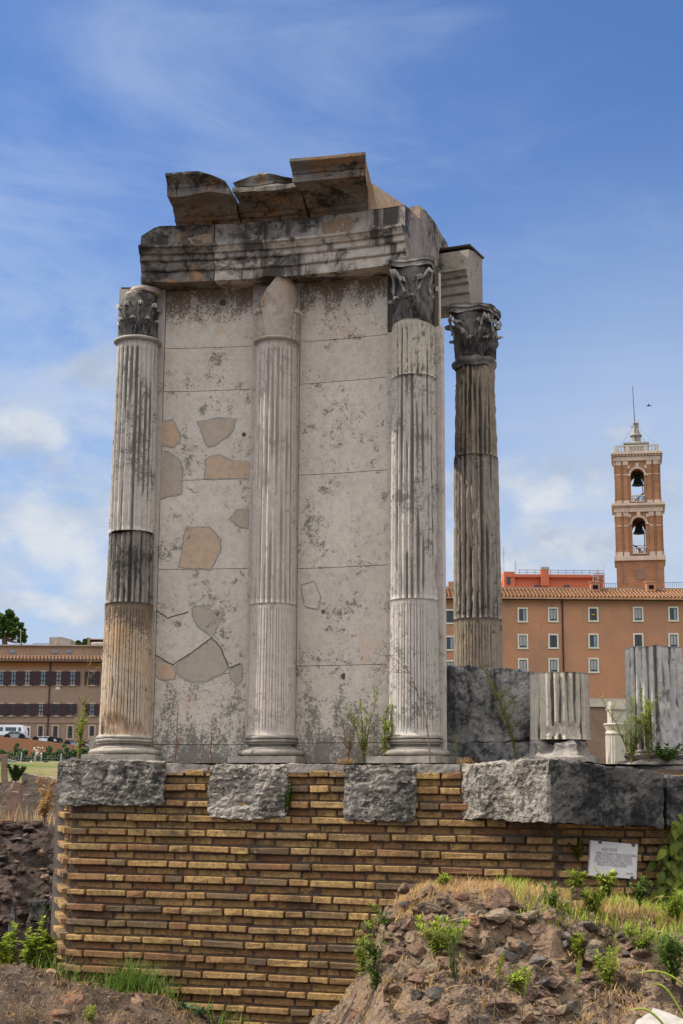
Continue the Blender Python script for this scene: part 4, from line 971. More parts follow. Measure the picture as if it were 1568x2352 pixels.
while cnt < 190:                              # smaller stones packed between the large ones
    x = rn.gauss(1150, 200); y = rn.gauss(2190, 85)
    if not (850 < x < 1568 and 2050 < y < 2352): continue
    w = rn.choice((18, 24, 30, 38, 48, 60)); p = onmound(x, y); r = w/2 * p.y / FPX * 1.1; cnt += 1
    rock('stone', 'weathered stone half buried in the rubble mound', p + Vector((0, -r*.1, 0)), r, 1000 + cnt, M[rn.choice(('rock', 'rock', 'rock_tan', 'rock_grey', 'mound', 'mound'))], group='stones in the rubble mound', flat=rn.uniform(.5, .8), rot=rn.uniform(0, 6), tilt=rn.uniform(-.5, .5))
q0 = [P(x, y, Y) for x, y, Y in ((1446, 2362, 7.6), (1600, 2390, 7.5), (1610, 2350, 7.8), (1500, 2318, 8.0))]
mb = MB(); mb.hexa([q_ - Vector((0, 0, .07)) for q_ in q0], q0, .03); mb.disp(.018, 7, 3)
o = mb.build('marble_scrap', M['white_stone'], loc=q0[0]); tag(o, 'white marble fragment at the bottom right corner of the photo', 'stone')
# pebble litter on the mound and the bank: beyond counting
def icorock(mb, p, r, seed, m=0):
    rn = random.Random(seed); i = len(mb.v); t = (1 + 5**.5)/2
    vs = [(-1, t, 0), (1, t, 0), (-1, -t, 0), (1, -t, 0), (0, -1, t), (0, 1, t), (0, -1, -t), (0, 1, -t), (t, 0, -1), (t, 0, 1), (-t, 0, -1), (-t, 0, 1)]
    sx, sy, sz = rn.uniform(.7, 1.4), rn.uniform(.6, 1.1), rn.uniform(.35, .8); a = rn.uniform(0, 6); tn = rn.random()
    for v in vs:
        q_ = Vector(v).normalized()*rn.uniform(.75, 1.2)*r; x_, y_ = q_.x*sx, q_.y*sy
        mb.v.append(Vector(p) + Vector((x_*math.cos(a) - y_*math.sin(a), x_*math.sin(a) + y_*math.cos(a), q_.z*sz)))
    for f in ((0,11,5),(0,5,1),(0,1,7),(0,7,10),(0,10,11),(1,5,9),(5,11,4),(11,10,2),(10,7,6),(7,1,8),(3,9,4),(3,4,2),(3,2,6),(3,6,8),(3,8,9),(4,9,5),(2,4,11),(6,2,10),(8,6,7),(9,8,1)):
        mb.face([i + k for k in f], m, tn)
rn = random.Random(5); mb = MB()
for k in range(3000):
    x_ = rn.uniform(-.7, 3.6); y_ = rn.uniform(7.3, 10.2); icorock(mb, (x_, y_, mz(x_, y_) + .002), rn.choice((.006, .008, .012, .012, .018, .026))*rn.uniform(.7, 1.3), k, rn.choice((0, 0, 0, 1, 2)))
o = mb.build('pebbles', [M['mound'], M['rock'], M['rock_tan']]); tag(o, kind='stuff')
mb = MB()
for k in range(2600):
    x_ = rn.uniform(-3.6, .6); y_ = rn.uniform(10.3, 13.1); icorock(mb, (x_, y_, gz(x_, y_) + .002), rn.choice((.006, .006, .008, .012, .02))*rn.uniform(.6, 1.3), k, rn.choice((0, 0, 0, 0, 1, 2)))
o = mb.build('gravel', [M['earth'], M['rock_grey'], M['rock_tan']]); tag(o, kind='stuff')
for i, (x, y, w, mt, lb) in enumerate([(445, 2296, 22, 'white_stone', 'small white stone on the brown earth bank'), (160, 2300, 60, 'rock', 'reddish stone at the lower left of the bank'), (310, 2302, 70, 'rock', 'brown stone low in the middle of the bank'), (640, 2320, 58, 'rock', 'rusty boulder at the foot of the brick wall'), (690, 2335, 36, 'rock_grey', 'dull stone beside the rusty boulder at the wall foot'), (115, 2240, 44, 'rock', 'dark clod near the corner of the brick wall'), (130, 2335, 60, 'rock', 'brown stone at the bottom left of the photo'), (500, 2318, 40, 'rock_grey', 'grey stone in the shaded bank below the leafy rosettes')]):
    p = onground(x, y); r = w/2 * p.y / FPX
    rock('stone', lb, p + Vector((0, r*.3, 0)), r, 300 + i, M[mt], flat=.6, rot=i)

# ------------------------------------------------------------------ grasses
def blade(mb, p, h, w, az, bend, m=0, t=.5, seg=3):
    d = Vector((math.sin(az), math.cos(az), 0)); sd = Vector((d.y, -d.x, 0))*w/2; p = Vector(p); rows = []
    for i in range(seg+1):
        v = i/seg; c_ = p + Vector((0, 0, h*v*(1 - .25*bend*v))) + d*(h*bend*v*v); k = (1 - v*.92)
        rows.append([c_ - sd*k, c_ + sd*k])
    mb.grid(rows, m, t)
mb = MB(); rn = random.Random(9)
for k in range(11000):                         # dry yellow grass over the mound top
    px = rn.uniform(.35, 3.2); y_ = rn.choice((rn.uniform(9.45, 10.4), rn.uniform(9.5, 10.9)))
    if noise.noise(Vector((px*1.8, y_*1.8, 3))) < -.22: continue
    blade(mb, (px, y_, mz(px, y_) - .005), rn.uniform(.03, .085), .005, rn.uniform(0, 6.3), rn.uniform(.2, .8), t=rn.random())
for k in range(16000):
    px = rn.uniform(-.6, 3.4); y_ = rn.uniform(7.6, 9.7)
    if noise.noise(Vector((px*2.2, y_*2.2, 30))) < (.08 if px > .55 else -.12): continue
    blade(mb, (px, y_, mz(px, y_) - .005), rn.uniform(.02, .075), .006, rn.uniform(0, 6.3), rn.uniform(.5, 1.3), t=rn.random())
o = mb.build('dry_grass', M['straw']); tag(o, kind='stuff')
mb = MB()
for k in range(6000):
    px = rn.uniform(1.1, 3.4); y_ = rn.uniform(9.3, 10.8)
    if noise.noise(Vector((px*2.4, y_*2.4, 50))) < .04 - .26*(px - 1.1): continue
    blade(mb, (px, y_, mz(px, y_) - .005), rn.uniform(.04, .12), .009, rn.uniform(0, 6.3), rn.uniform(.2, .8), 1, t=rn.random())
for k in range(1800):                         # green fringe along the foot of the wall
    x_ = rn.uniform(-2.75, -.6); dist = abs(rn.gauss(0, .10)); w = FL + FD*((x_ - FL.x)/FD.x); y_ = w.y - .12 - dist
    dens = max(math.exp(-((x_ + 1.75)/.28)**2), .35*math.exp(-((x_ + 2.35)/.3)**2), .22*math.exp(-((x_ + .95)/.25)**2))
    if rn.random() > dens: continue
    blade(mb, (x_, y_, gz(x_, y_) - .01), rn.uniform(.12, .42)*(.5 + .5*dens), .012, rn.uniform(0, 6.3), rn.uniform(.2, .9), t=rn.random(), seg=4)
o = mb.build('green_grass', [M['grassg'], M['leaf']]); tag(o, kind='stuff')
mb = MB()
for k in range(9000):
    x_ = rn.uniform(-3.4, .3); y_ = rn.uniform(10.6, 13.0)
    if noise.noise(Vector((x_*1.8, y_*1.8, 70))) < .0: continue
    blade(mb, (x_, y_, gz(x_, y_) - .005), rn.uniform(.02, .07), .005, rn.uniform(0, 6.3), rn.uniform(.4, 1.2), t=rn.random()*.6)
o = mb.build('dry_litter', M['straw']); tag(o, kind='stuff')

# ------------------------------------------------------------------ single plants
def weed(name, label, p, h, ns=3, leafl=.05, leafw=.008, spread=.25, dens=60, mat='leaf', stem='stem', cat='weed', group=None, seed=0, droop=.3, lean=(0, 0), tuft=True, side=0):
    rn = random.Random(seed); p = Vector(p); st = MB(); lf = MB()
    for s_ in range(ns):
        az = rn.uniform(0, 2*PI); sp = spread*rn.uniform(.2, 1); hh = h*rn.uniform(.6, 1) if s_ else h
        pts = [p + Vector((math.sin(az)*sp*hh*(i/8)**1.3 + lean[0]*hh*(i/8)**1.6 + .02*noise.noise(Vector((i*.7, s_, seed))), math.cos(az)*sp*hh*(i/8)**1.3 + lean[1]*hh*(i/8)**1.6, hh*i/8)) for i in range(9)]
        st.tube(pts, [.0045*(1.2 - i/9)*(.6 + h) for i in range(9)], 4)
        br_ = []
        for b_ in range(side):                # side twigs
            i = rn.randint(2, 7); a = rn.uniform(0, 6.3); l_ = hh*rn.uniform(.12, .3); q0 = pts[i]; q1 = q0 + Vector((math.sin(a)*l_*.6, math.cos(a)*l_*.6, l_*.8)); br_.append([q0, q0.lerp(q1, .5) + Vector((0, 0, -.01)), q1]); st.tube(br_[-1], .002, 3)
        for k in range(int(dens*1.7*hh/.4)):
            if br_ and rn.random() < .6:
                bb_ = rn.choice(br_); t = rn.random(); c_ = bb_[0].lerp(bb_[2], t); t = .7
            else:
                t = rn.uniform(.08, 1)**.8; f = t*8; i = min(7, int(f)); c_ = pts[i].lerp(pts[i+1], f - i)
            a = rn.uniform(0, 6.3); up = rn.uniform(.2, 1.0) if t < .9 else rn.uniform(.8, 2); d = Vector((math.sin(a), math.cos(a), up)).normalized(); L_ = leafl*rn.uniform(.6, 1.15)*(1.1 - .35*t)
            sd = d.cross(Vector((0, 0, 1))).normalized()*leafw*.62; m1 = c_ + d*L_*.5; e = c_ + d*L_ + Vector((0, 0, -droop*L_))
            lf.poly([c_, m1 - sd, e, m1 + sd], 0, rn.random())
    t = thing(name, label, cat, p, group); st.build('stem', M[stem], t); lf.build('leaves', M[mat], t); return t
WD = [(1015, 2200, .20, 6, .07, .010, .9, 'bright green bushy weed on the left side of the mound'), (1040, 2260, .34, 2, .035, .007, .15, 'tall thin weed climbing the front of the mound'), (1000, 2110, .0, 0, 0, 0, 0, None),
      (1362, 2105, .16, 5, .06, .010, .7, 'leafy green weed on the top right of the mound'), (1270, 2085, .14, 3, .05, .008, .6, 'small weed beside the pinkish tilted stone'), (1330, 2060, .14, 4, .06, .010, .5, 'fresh green weed below the plaque on the mound crest'), (1400, 2055, .15, 4, .06, .011, .5, 'green weed on the crest right of the plaque'),
      (1470, 2075, .14, 5, .05, .009, .6, 'green weed with yellow tips near the right end of the crest'), (1545, 2120, .18, 6, .07, .010, .8, 'broad green weed clump at the right edge of the mound'), (1480, 2200, .2, 5, .05, .008, .7, 'pale green weed low on the right slope'), (1550, 2260, .26, 6, .08, .012, .7, 'dark green clump at the lower right edge'),
      (1330, 2210, .16, 3, .04, .007, .4, 'thin weed in a gap between stones on the right slope'), (1395, 2265, .2, 4, .05, .008, .5, 'green weed between brown stones at the lower right'), (860, 2290, .42, 3, .06, .010, .2, 'tall green weed at the left edge of the mound against the bricks'), (835, 2250, .30, 2, .05, .009, .2, 'slender weed standing against the brick wall left of the mound'),
      (735, 2335, .26, 3, .07, .013, .35, 'bright weed at the foot of the brick wall'), (690, 2352, .16, 4, .06, .013, .6, 'low bright weed at the bottom centre'), (1015, 2040, .10, 4, .05, .009, .8, 'small bright weed on the left shoulder of the mound'), (1190, 2290, .14, 3, .05, .01, .5, 'tiny weed under the grey wedge stone')]
for i, (x, y, h, ns, ll, lw, sp, lb) in enumerate(WD):
    if lb is None: continue
    p = onmound(x, y) if x > 760 else onground(x, min(y, 2345)); weed('weed', lb, p + Vector((0, .02, -.02)), h*1.15, ns + 3, ll*1.3, lw*.85, sp, 70 if h > .2 else 110, seed=i, mat=('leaf', 'grassg', 'leaf')[i % 3], side=i % 4, group='green weeds on the mound and bank')
for i, (x, y, h, ns, ll, lw, sp, lb) in enumerate([(270, 2250, .20, 4, .06, .010, .5, 'light green weed on the bank in front of the wall corner'), (175, 2225, .16, 4, .05, .009, .6, 'small bright weed beside the wall corner'), (200, 2215, .18, 4, .05, .009, .5, 'small weed against the lowest bricks at the left'), (385, 2275, .16, 3, .05, .009, .4, 'weed at the shaded foot of the bank'), (205, 2345, .12, 4, .05, .01, .7, 'tiny green weed at the bottom edge of the photo'),
                                               (265, 2345, .0, 0, 0, 0, 0, None)]):
    if lb: weed('weed', lb, onground(x, y) + Vector((0, .03, -.02)), h, ns, ll, lw, sp, 90, seed=40 + i, group='green weeds on the mound and bank')
mb = MB(); rn = random.Random(21)             # bleached twigs lying on the mound
for k in range(90):
    p = onmound(rn.uniform(860, 1568), rn.uniform(2050, 2350)); a = rn.uniform(0, 6.3); L_ = rn.uniform(.04, .20); e = p + Vector((math.cos(a)*L_, -.02, math.sin(a)*L_*.6)); e.z = max(e.z, mz(e.x, e.y) + .01); mb.tube([p + Vector((0, -.01, .01)), p.lerp(e, .5) + Vector((0, -.02, .02)), e], .0018, 3, a=rn.random())
o = mb.build('dry_twigs', M['straw']); tag(o, kind='stuff')
# spiky foreground stalks (foxtail) close to the lens, with seed heads
for i, (x, yb, yt, Y, lb) in enumerate([(1105, 2420, 2290, 6.6, 'green foxtail stalk in the foreground, left of the taller one'), (1142, 2420, 2185, 6.9, 'tallest foxtail stalk with a pale green head in the foreground'), (1205, 2400, 2230, 7.0, 'foxtail stalk bending right in the foreground'), (1350, 2400, 2205, 6.9, 'foxtail stalk leaning left at the lower right')]):
    p0 = P(x - 12, yb, Y); p1 = P(x + 14 if i != 3 else x - 20, yt, Y); t = thing('foxtail', lb, 'grass stalk', p0, 'foxtail stalks in the foreground')
    pts = [p0.lerp(p1, k/8) + Vector((-.012*math.sin(k/8*PI), 0, 0)) for k in range(9)]
    mb = MB(); mb.tube(pts, .0022, 4); mb.build('stem', M['stem'], t); mb = MB(); rn = random.Random(i)
    for k in range(170):
        u = rn.uniform(.70, 1); c_ = pts[0].lerp(pts[-1], u) + Vector((-.012*math.sin(u*PI), 0, 0)); a = rn.uniform(0, 6.3); d = Vector((math.sin(a)*.5, math.cos(a)*.5, 1)).normalized()*.020*math.sin((u-.68)/.34*PI); mb.poly([c_, c_ + d + Vector((.0016, 0, 0)), c_ + d*1.2, c_ + d + Vector((-.0016, 0, 0))], 0, rn.random())
    mb.build('seed_head', M['straw' if i == 0 else 'leaf'], t)
def bigblade(label, x0, y0, x1, y1, Y, w, mat='leaf'):
    p0, p1 = P(x0, y0, Y), P(x1, y1, Y + .1); mb = MB(); rows = []
    for k in range(9):
        u = k/8; c_ = p0.lerp(p1, u) + Vector((0, 0, .05*math.sin(u*PI))); rows.append([c_ + Vector((0, 0, -w*(1-u)**.6/2)), c_ + Vector((0, -.01, 0)), c_ + Vector((0, 0, w*(1-u)**.6/2))])
    mb.grid(rows, 0, .7); o = mb.build('grass_blade', M[mat], loc=p0); tag(o, label, 'grass blade', 'long blades at the lower right')
bigblade('long green blade entering from the bottom right corner', 1568, 2330, 1490, 2262, 6.9, .02); bigblade('long blade above the corner at the right edge', 1600, 2290, 1460, 2235, 6.9, .016); bigblade('broad green blade low at the right edge', 1540, 2375, 1440, 2322, 6.8, .018)
# rosettes of broad dark leaves at the foot of the wall
def rosette(label, x, y, r, n=14, seed=0):
    p = onground(x, y) + Vector((0, .02, .01)); t = MB(); rn = random.Random(seed)
    for k in range(n):
        a = k*2.4 + rn.uniform(-.2, .2); L_ = r*rn.uniform(.6, 1.1); up = rn.uniform(.25, .9); rows = []; d = Vector((math.sin(a), math.cos(a), 0)); sd = Vector((d.y, -d.x, 0))
        for i in range(6):
            u = i/5; c_ = p + d*L_*u + Vector((0, 0, L_*up*math.sin(u*PI*.62))); w = r*.17*math.sin(PI*min(1, .12 + u*.88))**.8*(.4 + .6*u) + .002; rows.append([c_ - sd*w + Vector((0, 0, .006)), c_, c_ + sd*w + Vector((0, 0, .006))])
        t.grid(rows, 0, rn.random())
    o = t.build('leaf_rosette', M['leaf_blue'], loc=p, smooth=True); tag(o, label, 'plant', 'broad leaved rosettes at the wall foot')
for i, (x, y, r, lb) in enumerate([(470, 2275, .17, 'large blue green leaf rosette at the foot of the wall'), (505, 2300, .13, 'small rosette below the large one'), (545, 2275, .16, 'rosette at the right end of the dark leafy clump'), (415, 2255, .14, 'rosette half hidden by tall grass'), (440, 2265, .12, 'small rosette left of the large one'), (510, 2262, .13, 'rosette between the two largest ones'), (460, 2340, .10, 'low leafy plant at the bottom of the bank'), (425, 2325, .10, 'dark leafy plant under the rosettes')]): rosette(lb, x, y, r, seed=i)
# plants on the podium top
pz = lambda x, Y: Vector((P(x, 1750, Y).x, Y, ZB))
weed('weed', 'tall feathery green weed with two stems in front of the right wall panel', pz(835, 13.35), .62, 4, .055, .007, .32, 110, seed=71, side=5)
weed('weed', 'dense green weed at the foot of the right wall column', pz(880, 13.25), .50, 3, .055, .008, .22, 140, seed=72, side=4)
weed('weed', 'reddish brown weed with sparse leaves left of the feathery one', pz(800, 13.35), .56, 4, .04, .005, .35, 45, seed=73, side=6, mat='leaf_dark', stem='stem_dry')
weed('weed', 'tall dark green weed climbing in front of the blackened block', pz(1185, 13.3), .90, 3, .04, .006, .12, 120, seed=74, side=8, lean=(-.28, 0))
weed('weed', 'thin weed beside the base of the separate column', pz(1045, 13.2), .26, 2, .03, .005, .2, 80, seed=75)
weed('weed', 'bushy feathery weed left of the tall column stub', pz(1450, 12.85), .62, 6, .06, .006, .55, 120, seed=76, side=8)
weed('weed', 'upright feathery weed in front of the tall column stub', pz(1490, 12.8), .60, 4, .05, .006, .22, 130, seed=77, side=8)
weed('weed', 'low spreading green plant under the tall column stub', pz(1530, 12.7), .16, 9, .06, .012, 1.6, 160, seed=78, mat='leaf_dark')
weed('weed', 'weed tuft hanging between two travertine blocks', onplane(660, 1860, FL, FN, .08), .22, 4, .04, .010, .4, 120, seed=79, mat='leaf_dark')
for i, (x, h) in enumerate(((402, .50), (483, .42))):
    weed('weed', ('taller' if i == 0 else 'shorter') + ' thin rust red weed in front of the left wall panel', onplane(x, 1752, FL, FN, .0) + Vector((0, .05, 0)), h, 1, .012, .006, .02, 70, seed=80 + i, mat='leaf_dark' if False else 'rust', stem='rust')
for i, x in enumerate((795, 1068)):
    p = onplane(x, 1755, FL, FN, .03); mb = MB(); rn = random.Random(i)
    for k in range(90): blade(mb, p + Vector((rn.gauss(0, .035), 0, 0)), rn.uniform(.04, .08), .004, rn.uniform(0, 6.3), rn.uniform(.3, 1.1), t=rn.random()*.3)
    o = mb.build('dry_tuft', M['straw'], loc=p); tag(o, ('dry orange tuft under the feathery weed' if i == 0 else 'dry orange tuft at the left end of the corner block'), 'grass tuft')
# the dry, leaning, branching stem in front of the right column
t = thing('dead_weed', 'bare dark stem leaning left and fanning into fine twigs before the right wall column', 'dead weed', pz(985, 13.0))
mb = MB(); pts = [P(x, y, 12.95) for x, y in ((985, 1700), (975, 1640), (958, 1590), (940, 1545), (915, 1520), (895, 1505))]; mb.tube([pz(987, 12.95)] + pts, [.007, .006, .005, .004, .0035, .003, .002], 5)
rn = random.Random(3); tips = [(850, 1520), (858, 1500), (870, 1488), (885, 1480), (905, 1485), (862, 1538), (880, 1550), (925, 1500), (868, 1575), (850, 1560)]
for k, (x, y) in enumerate(tips):
    q0 = rn.choice(pts[2:]); q1 = P(x, y, 12.9 + rn.uniform(-.1, .1)); mid_ = q0.lerp(q1, .55) + Vector((0, 0, -.01)); mb.tube([q0, mid_, q1], [.0022, .0015, .001], 3)
    for j in range(7):
        u = rn.uniform(.35, 1); c_ = mid_.lerp(q1, u); e = c_ + Vector((rn.uniform(-.07, .05), rn.uniform(-.03, .03), rn.uniform(.0, .07))); mb.tube([c_, e], .0010, 3)
mb.build('stem', M['stem_dry'], t)
mb = MB()
for k in range(260):
    x, y = rn.choice(tips); c_ = P(x + rn.gauss(6, 14), y + rn.gauss(4, 12), 12.9 + rn.uniform(-.1, .1)); a = rn.uniform(0, 6.3); d = Vector((math.sin(a), .2, math.cos(a)))*.018; sd = Vector((math.cos(a), 0, -math.sin(a)))*.0016; mb.poly([c_ - sd, c_ + sd, c_ + d], 0, rn.random())
mb.build('leaves', M['leaf_dark'], t)
# creeper on the wall at the right edge
t = thing('creeper', 'creeper with broad olive leaves climbing the brick wall at the right edge', 'climbing plant', onplane(1550, 2060, FR, RN, .1))
mb = MB(); st = MB(); rn = random.Random(12); prev = None
for k in range(300):
    x = 1568 - abs(rn.gauss(0, 30)); y = rn.uniform(1850, 2110); 
    if x < 1500 + max(0, (1990 - y)*.45): continue
    p = onplane(x, y, FR, RN, rn.uniform(.09, .26)); L_ = rn.uniform(.05, .11); a = rn.uniform(-1.3, 1.3) + PI; d = Vector((math.sin(a), -.35, math.cos(a))).normalized(); sd = d.cross(Vector((0, -1, .35))).normalized(); rows = []
    for i in range(6):
        u = i/5; w = L_*.30*math.sin(PI*(.06 + .94*u**.8)); c_ = p + d*L_*u + Vector((0, -.012*math.sin(u*PI), -.03*u*u)); rows.append([c_ - sd*w, c_ + Vector((0, .004, 0)), c_ + sd*w])
    mb.grid(rows, 0, rn.random())
for k in range(9):
    x = rn.uniform(1510, 1566); pts = [onplane(x + 12*noise.noise(Vector((i*.6, k, 0))), 2110 - i*(26 if k > 4 else 14), FR, RN, .1 + .03*math.sin(i)) for i in range(10)]; st.tube(pts, .004, 4)
st.build('stem', M['stem'], t); mb.build('leaves', M['leaf_vine'], t, smooth=True)
# small leaves growing out under the corner block and on the bricks beside the plaque
for i, (x, y, h, lb) in enumerate([(1390, 1890, .12, 'little fern hanging below the dark side of the corner block'), (1330, 1975, .14, 'small olive leaved plant on the bricks left of the plaque')]):
    weed('weed', lb, onplane(x, y, FR, RN, .09), h, 5, .04, .014, 1.2, 130, seed=90 + i, mat='leaf_vine' if i else 'leaf_dark')
# ================================================================== BACKGROUND
def plaster(name, c1, c2, st, sc=.25, mott=.5, top=None, ztop=0):
    mt, q, bs = newmat(name, .92, .1)
    pos = q.add('ShaderNodeNewGeometry').outputs['Position']; X, Y_, Z = q.sep(pos)
    c = q.mix(q.mapr(q.noise(pos, sc, 6, .65), .36, .64), c1, c2)
    c = q.mix(q.mapr(q.noise(q.scl(pos, (1, 1, .15)), sc*4, 5, .65), .52, .72, 0, mott), c, st)
    c = q.mix(q.mapr(q.noise(pos, sc*14, 4, .7), .4, .75, 0, .35), c, tuple(v*.7 for v in c1))
    if top: c = q.mix(q.mapr(q.math('ADD', Z, q.math('MULTIPLY', q.noise(pos, .5, 4, .6), 1.2)), ztop - .1, ztop + 1.2), c, top)
    q.set(bs.inputs['Base Color'], c); return mt
def brickfar(name, c1, c2, mort, scale=1.0):
    mt, q, bs = newmat(name, .92, .1)
    pos = q.add('ShaderNodeNewGeometry').outputs['Position']; X, Y_, Z = q.sep(pos)
    v = q.add('ShaderNodeCombineXYZ', {0: q.math('ADD', X, Y_), 1: Z, 2: 0.0}).outputs[0]
    b = q.add('ShaderNodeTexBrick', {'Vector': v, 'Color1': (*c1, 1), 'Color2': (*c2, 1), 'Mortar': (*mort, 1), 'Scale': scale, 'Mortar Size': .02, 'Brick Width': .9, 'Row Height': .28}).outputs[0]
    c = q.mix(q.mapr(q.noise(pos, .5, 6, .65), .4, .65, 0, .5), b, tuple(v*.62 for v in c1))
    q.set(bs.inputs['Base Color'], c); return mt
M['fac_orange'] = plaster('facade_orange', (.42, .21, .125), (.34, .18, .115), (.27, .165, .125), .14, .95)
M['fac_red'] = plaster('red_plaster', (.50, .15, .08), (.44, .14, .08), (.36, .13, .09), .3, .4)
M['fac_grey'] = plaster('faded_plaster', (.30, .20, .145), (.25, .175, .135), (.42, .19, .075), .16, .45, top=(.45, .17, .05), ztop=P(100, 1531, 178).z)
M['fac_low'] = plaster('weathered_plaster', (.34, .225, .15), (.28, .19, .135), (.17, .13, .10), .2, .6)
M['ret_wall'] = plaster('retaining_plaster', (.36, .15, .075), (.28, .15, .095), (.13, .09, .07), .3, .85)
M['white_trim'] = plaster('window_stone', (.60, .56, .48), (.54, .50, .44), (.42, .38, .33), 1, .3)
M['glass'] = plain('window_glass', (.035, .04, .045), .15, .6)
M['glass_sky'] = plain('window_glass_bright', (.16, .22, .26), .12, .8)
M['curtain'] = plain('curtain', (.30, .31, .32), .9, .1)
M['shutter'] = plain('shutter', (.045, .025, .028), .7, .2)
M['lampglow'] = plain('lit_lamp', (.9, .6, .1), .6, .2)
M['darkvoid'] = plain('dark_interior', (.012, .012, .012), 1, 0)
def tiles(name, c1, c2):
    mt, q, bs = newmat(name, .9, .1)
    pos = q.add('ShaderNodeNewGeometry').outputs['Position']
    c = q.mix(q.mapr(q.noise(pos, 1.1, 5, .75), .38, .62), c1, c2); c = q.mix(q.attr('tone'), c, tuple(v*.75 for v in c2)); c = q.mix(q.mapr(q.noise(pos, 4, 3, .7), .52, .72, 0, .7), c, (.11, .075, .05))
    q.set(bs.inputs['Base Color'], c); return mt
M['tile_l'] = tiles('roof_tiles_pale', (.44, .20, .11), (.48, .30, .18)); M['tile_d'] = tiles('roof_tiles_dark', (.38, .16, .09), (.34, .23, .16))
M['tower_brick'] = brickfar('tower_brick', (.34, .165, .085), (.26, .13, .07), (.30, .20, .14), 1.6)
M['tower_stone'] = plaster('tower_stone', (.52, .41, .33), (.44, .34, .28), (.22, .16, .13), .5, .6)
M['tower_grey'] = plaster('tower_grey', (.36, .33, .29), (.26, .24, .21), (.13, .12, .10), .5, .6)
M['bell'] = plain('bronze_bell', (.025, .028, .026), .6, .4)
M['ruin_brick'] = brickfar('ruin_brick', (.27, .165, .12), (.20, .125, .09), (.22, .17, .135), 3)
M['ruin'] = stone('ruin_concrete', (.34, .26, .21), (.24, .185, .15), blotch=.9, dark=(.06, .05, .04), dark_amt=.3, dark_scale=1.5, pits=.3, pit_scale=8, bump=.8, bump_scale=4, bdist=.2, streak=.3, streak_scale=3, fine=20)
M['core'] = stone('rubble_core', (.13, .09, .07), (.07, .05, .042), blotch=2, dark=(.03, .025, .022), dark_amt=.35, dark_scale=4, pits=.4, pit_scale=9, bump=1, bump_scale=7, bdist=.15, warm=(.20, .09, .05), warm_amt=.04, fine=30)
M['far_marble'] = stone('far_marble', (.56, .49, .42), (.42, .37, .32), blotch=1, dark_amt=.2, dark_scale=1, pits=0, streak=.3, streak_scale=4, bump=.2, fine=15)
M['white_paint'] = plain('white_car_paint', (.72, .73, .75), .3, .5); M['grey_paint'] = plain('grey_car_paint', (.30, .32, .35), .3, .5); M['dark_paint'] = plain('dark_car_paint', (.04, .035, .035), .3, .5)
M['tyre'] = plain('tyre', (.02, .02, .02), .9, .1); M['carglass'] = plain('car_glass', (.05, .07, .08), .1, .7)

# --- right building ---------------------------------------------------------
YB = 200.0
def pb(px, py, dy=0.0): return P(px, py, YB + dy)
bl, brr = pb(560, 1700).x, pb(1700, 1700).x
zE = pb(1360, 1376).z; zbase = pb(1400, 1612).z
bR = thing('palace_building', 'long orange plastered palace with white framed windows and tiled roof at the right', 'building', ((bl+brr)/2, YB, zbase - 5))
mb = MB(); mb.box(((bl+brr)/2, YB + 9, (zE + zbase)/2), (brr - bl, 18, zE - zbase)); mb.build('wall', M['fac_orange'], bR)
mb = MB(); mb.box(((bl+brr)/2, YB + 8.8, zbase - 5.2), (brr - bl, 18, 10.4)); mb.build('lower_wall', M['ruin_brick'], bR)
mb = MB(); mb.box(((bl+brr)/2, YB - .1, zbase - .15), (brr - bl + .3, .9, 1.1)); mb.build('string_course', M['far_marble'], bR)
mb = MB(); rn = random.Random(2); zR = pb(1360, 1349).z; n = int((brr-bl)/.50)      # tiled roof: rows of barrel tiles
Mroof = []
for i in range(n):
    x = bl + (brr-bl)*(i+.5)/n; s0 = 6
    for k in range(s0):
        y0, y1 = YB - .9 + 4.6*k/s0, YB - .9 + 4.6*(k+1)/s0 + .06; z0 = zE + .05 + (zR-zE)*k/s0; z1 = zE + .05 + (zR-zE)*(k+1)/s0 + .04
        rows = []
        for (yy, zz, rr) in ((y0, z0 + .12, .21), (y1, z1, .15)): rows.append([Vector((x + math.cos(t*PI/4)*rr + rn.uniform(-.01, .01), yy, zz + math.sin(t*PI/4)*rr*1.1)) for t in range(5)])
        mb.grid(rows, 0, rn.random()**2)
mb.grid([[Vector((bl, YB - .95, zE)), Vector((brr, YB - .95, zE))], [Vector((bl, YB + 3.7, zR - .03)), Vector((brr, YB + 3.7, zR - .03))]], 0, .9)
mb.grid([[Vector((bl, YB - .96, zE - .12)), Vector((brr, YB - .96, zE - .12))], [Vector((bl, YB - .96, zE + .06)), Vector((brr, YB - .96, zE + .06))]], 0, .2)
mb.build('roof', M['tile_l'], bR)
mb = MB(); mb.box(((bl+brr)/2, YB - .45, zE - .14), (brr-bl, 1.0, .12)); mb.build('eaves', M['shutter'], bR)
mb = MB(); mb.box(((bl+brr)/2, YB + 4.0, zR + .15), (brr-bl, .5, .7)); mb.build('roof_parapet', M['fac_low'], bR)
x = pb(1291, 1400).x; mb = MB(); mb.tube([(x, YB - .12, zE - .3), (x, YB - .12, zbase)], .11, 6); mb.build('drainpipe', M['shutter'], bR)
proto = None
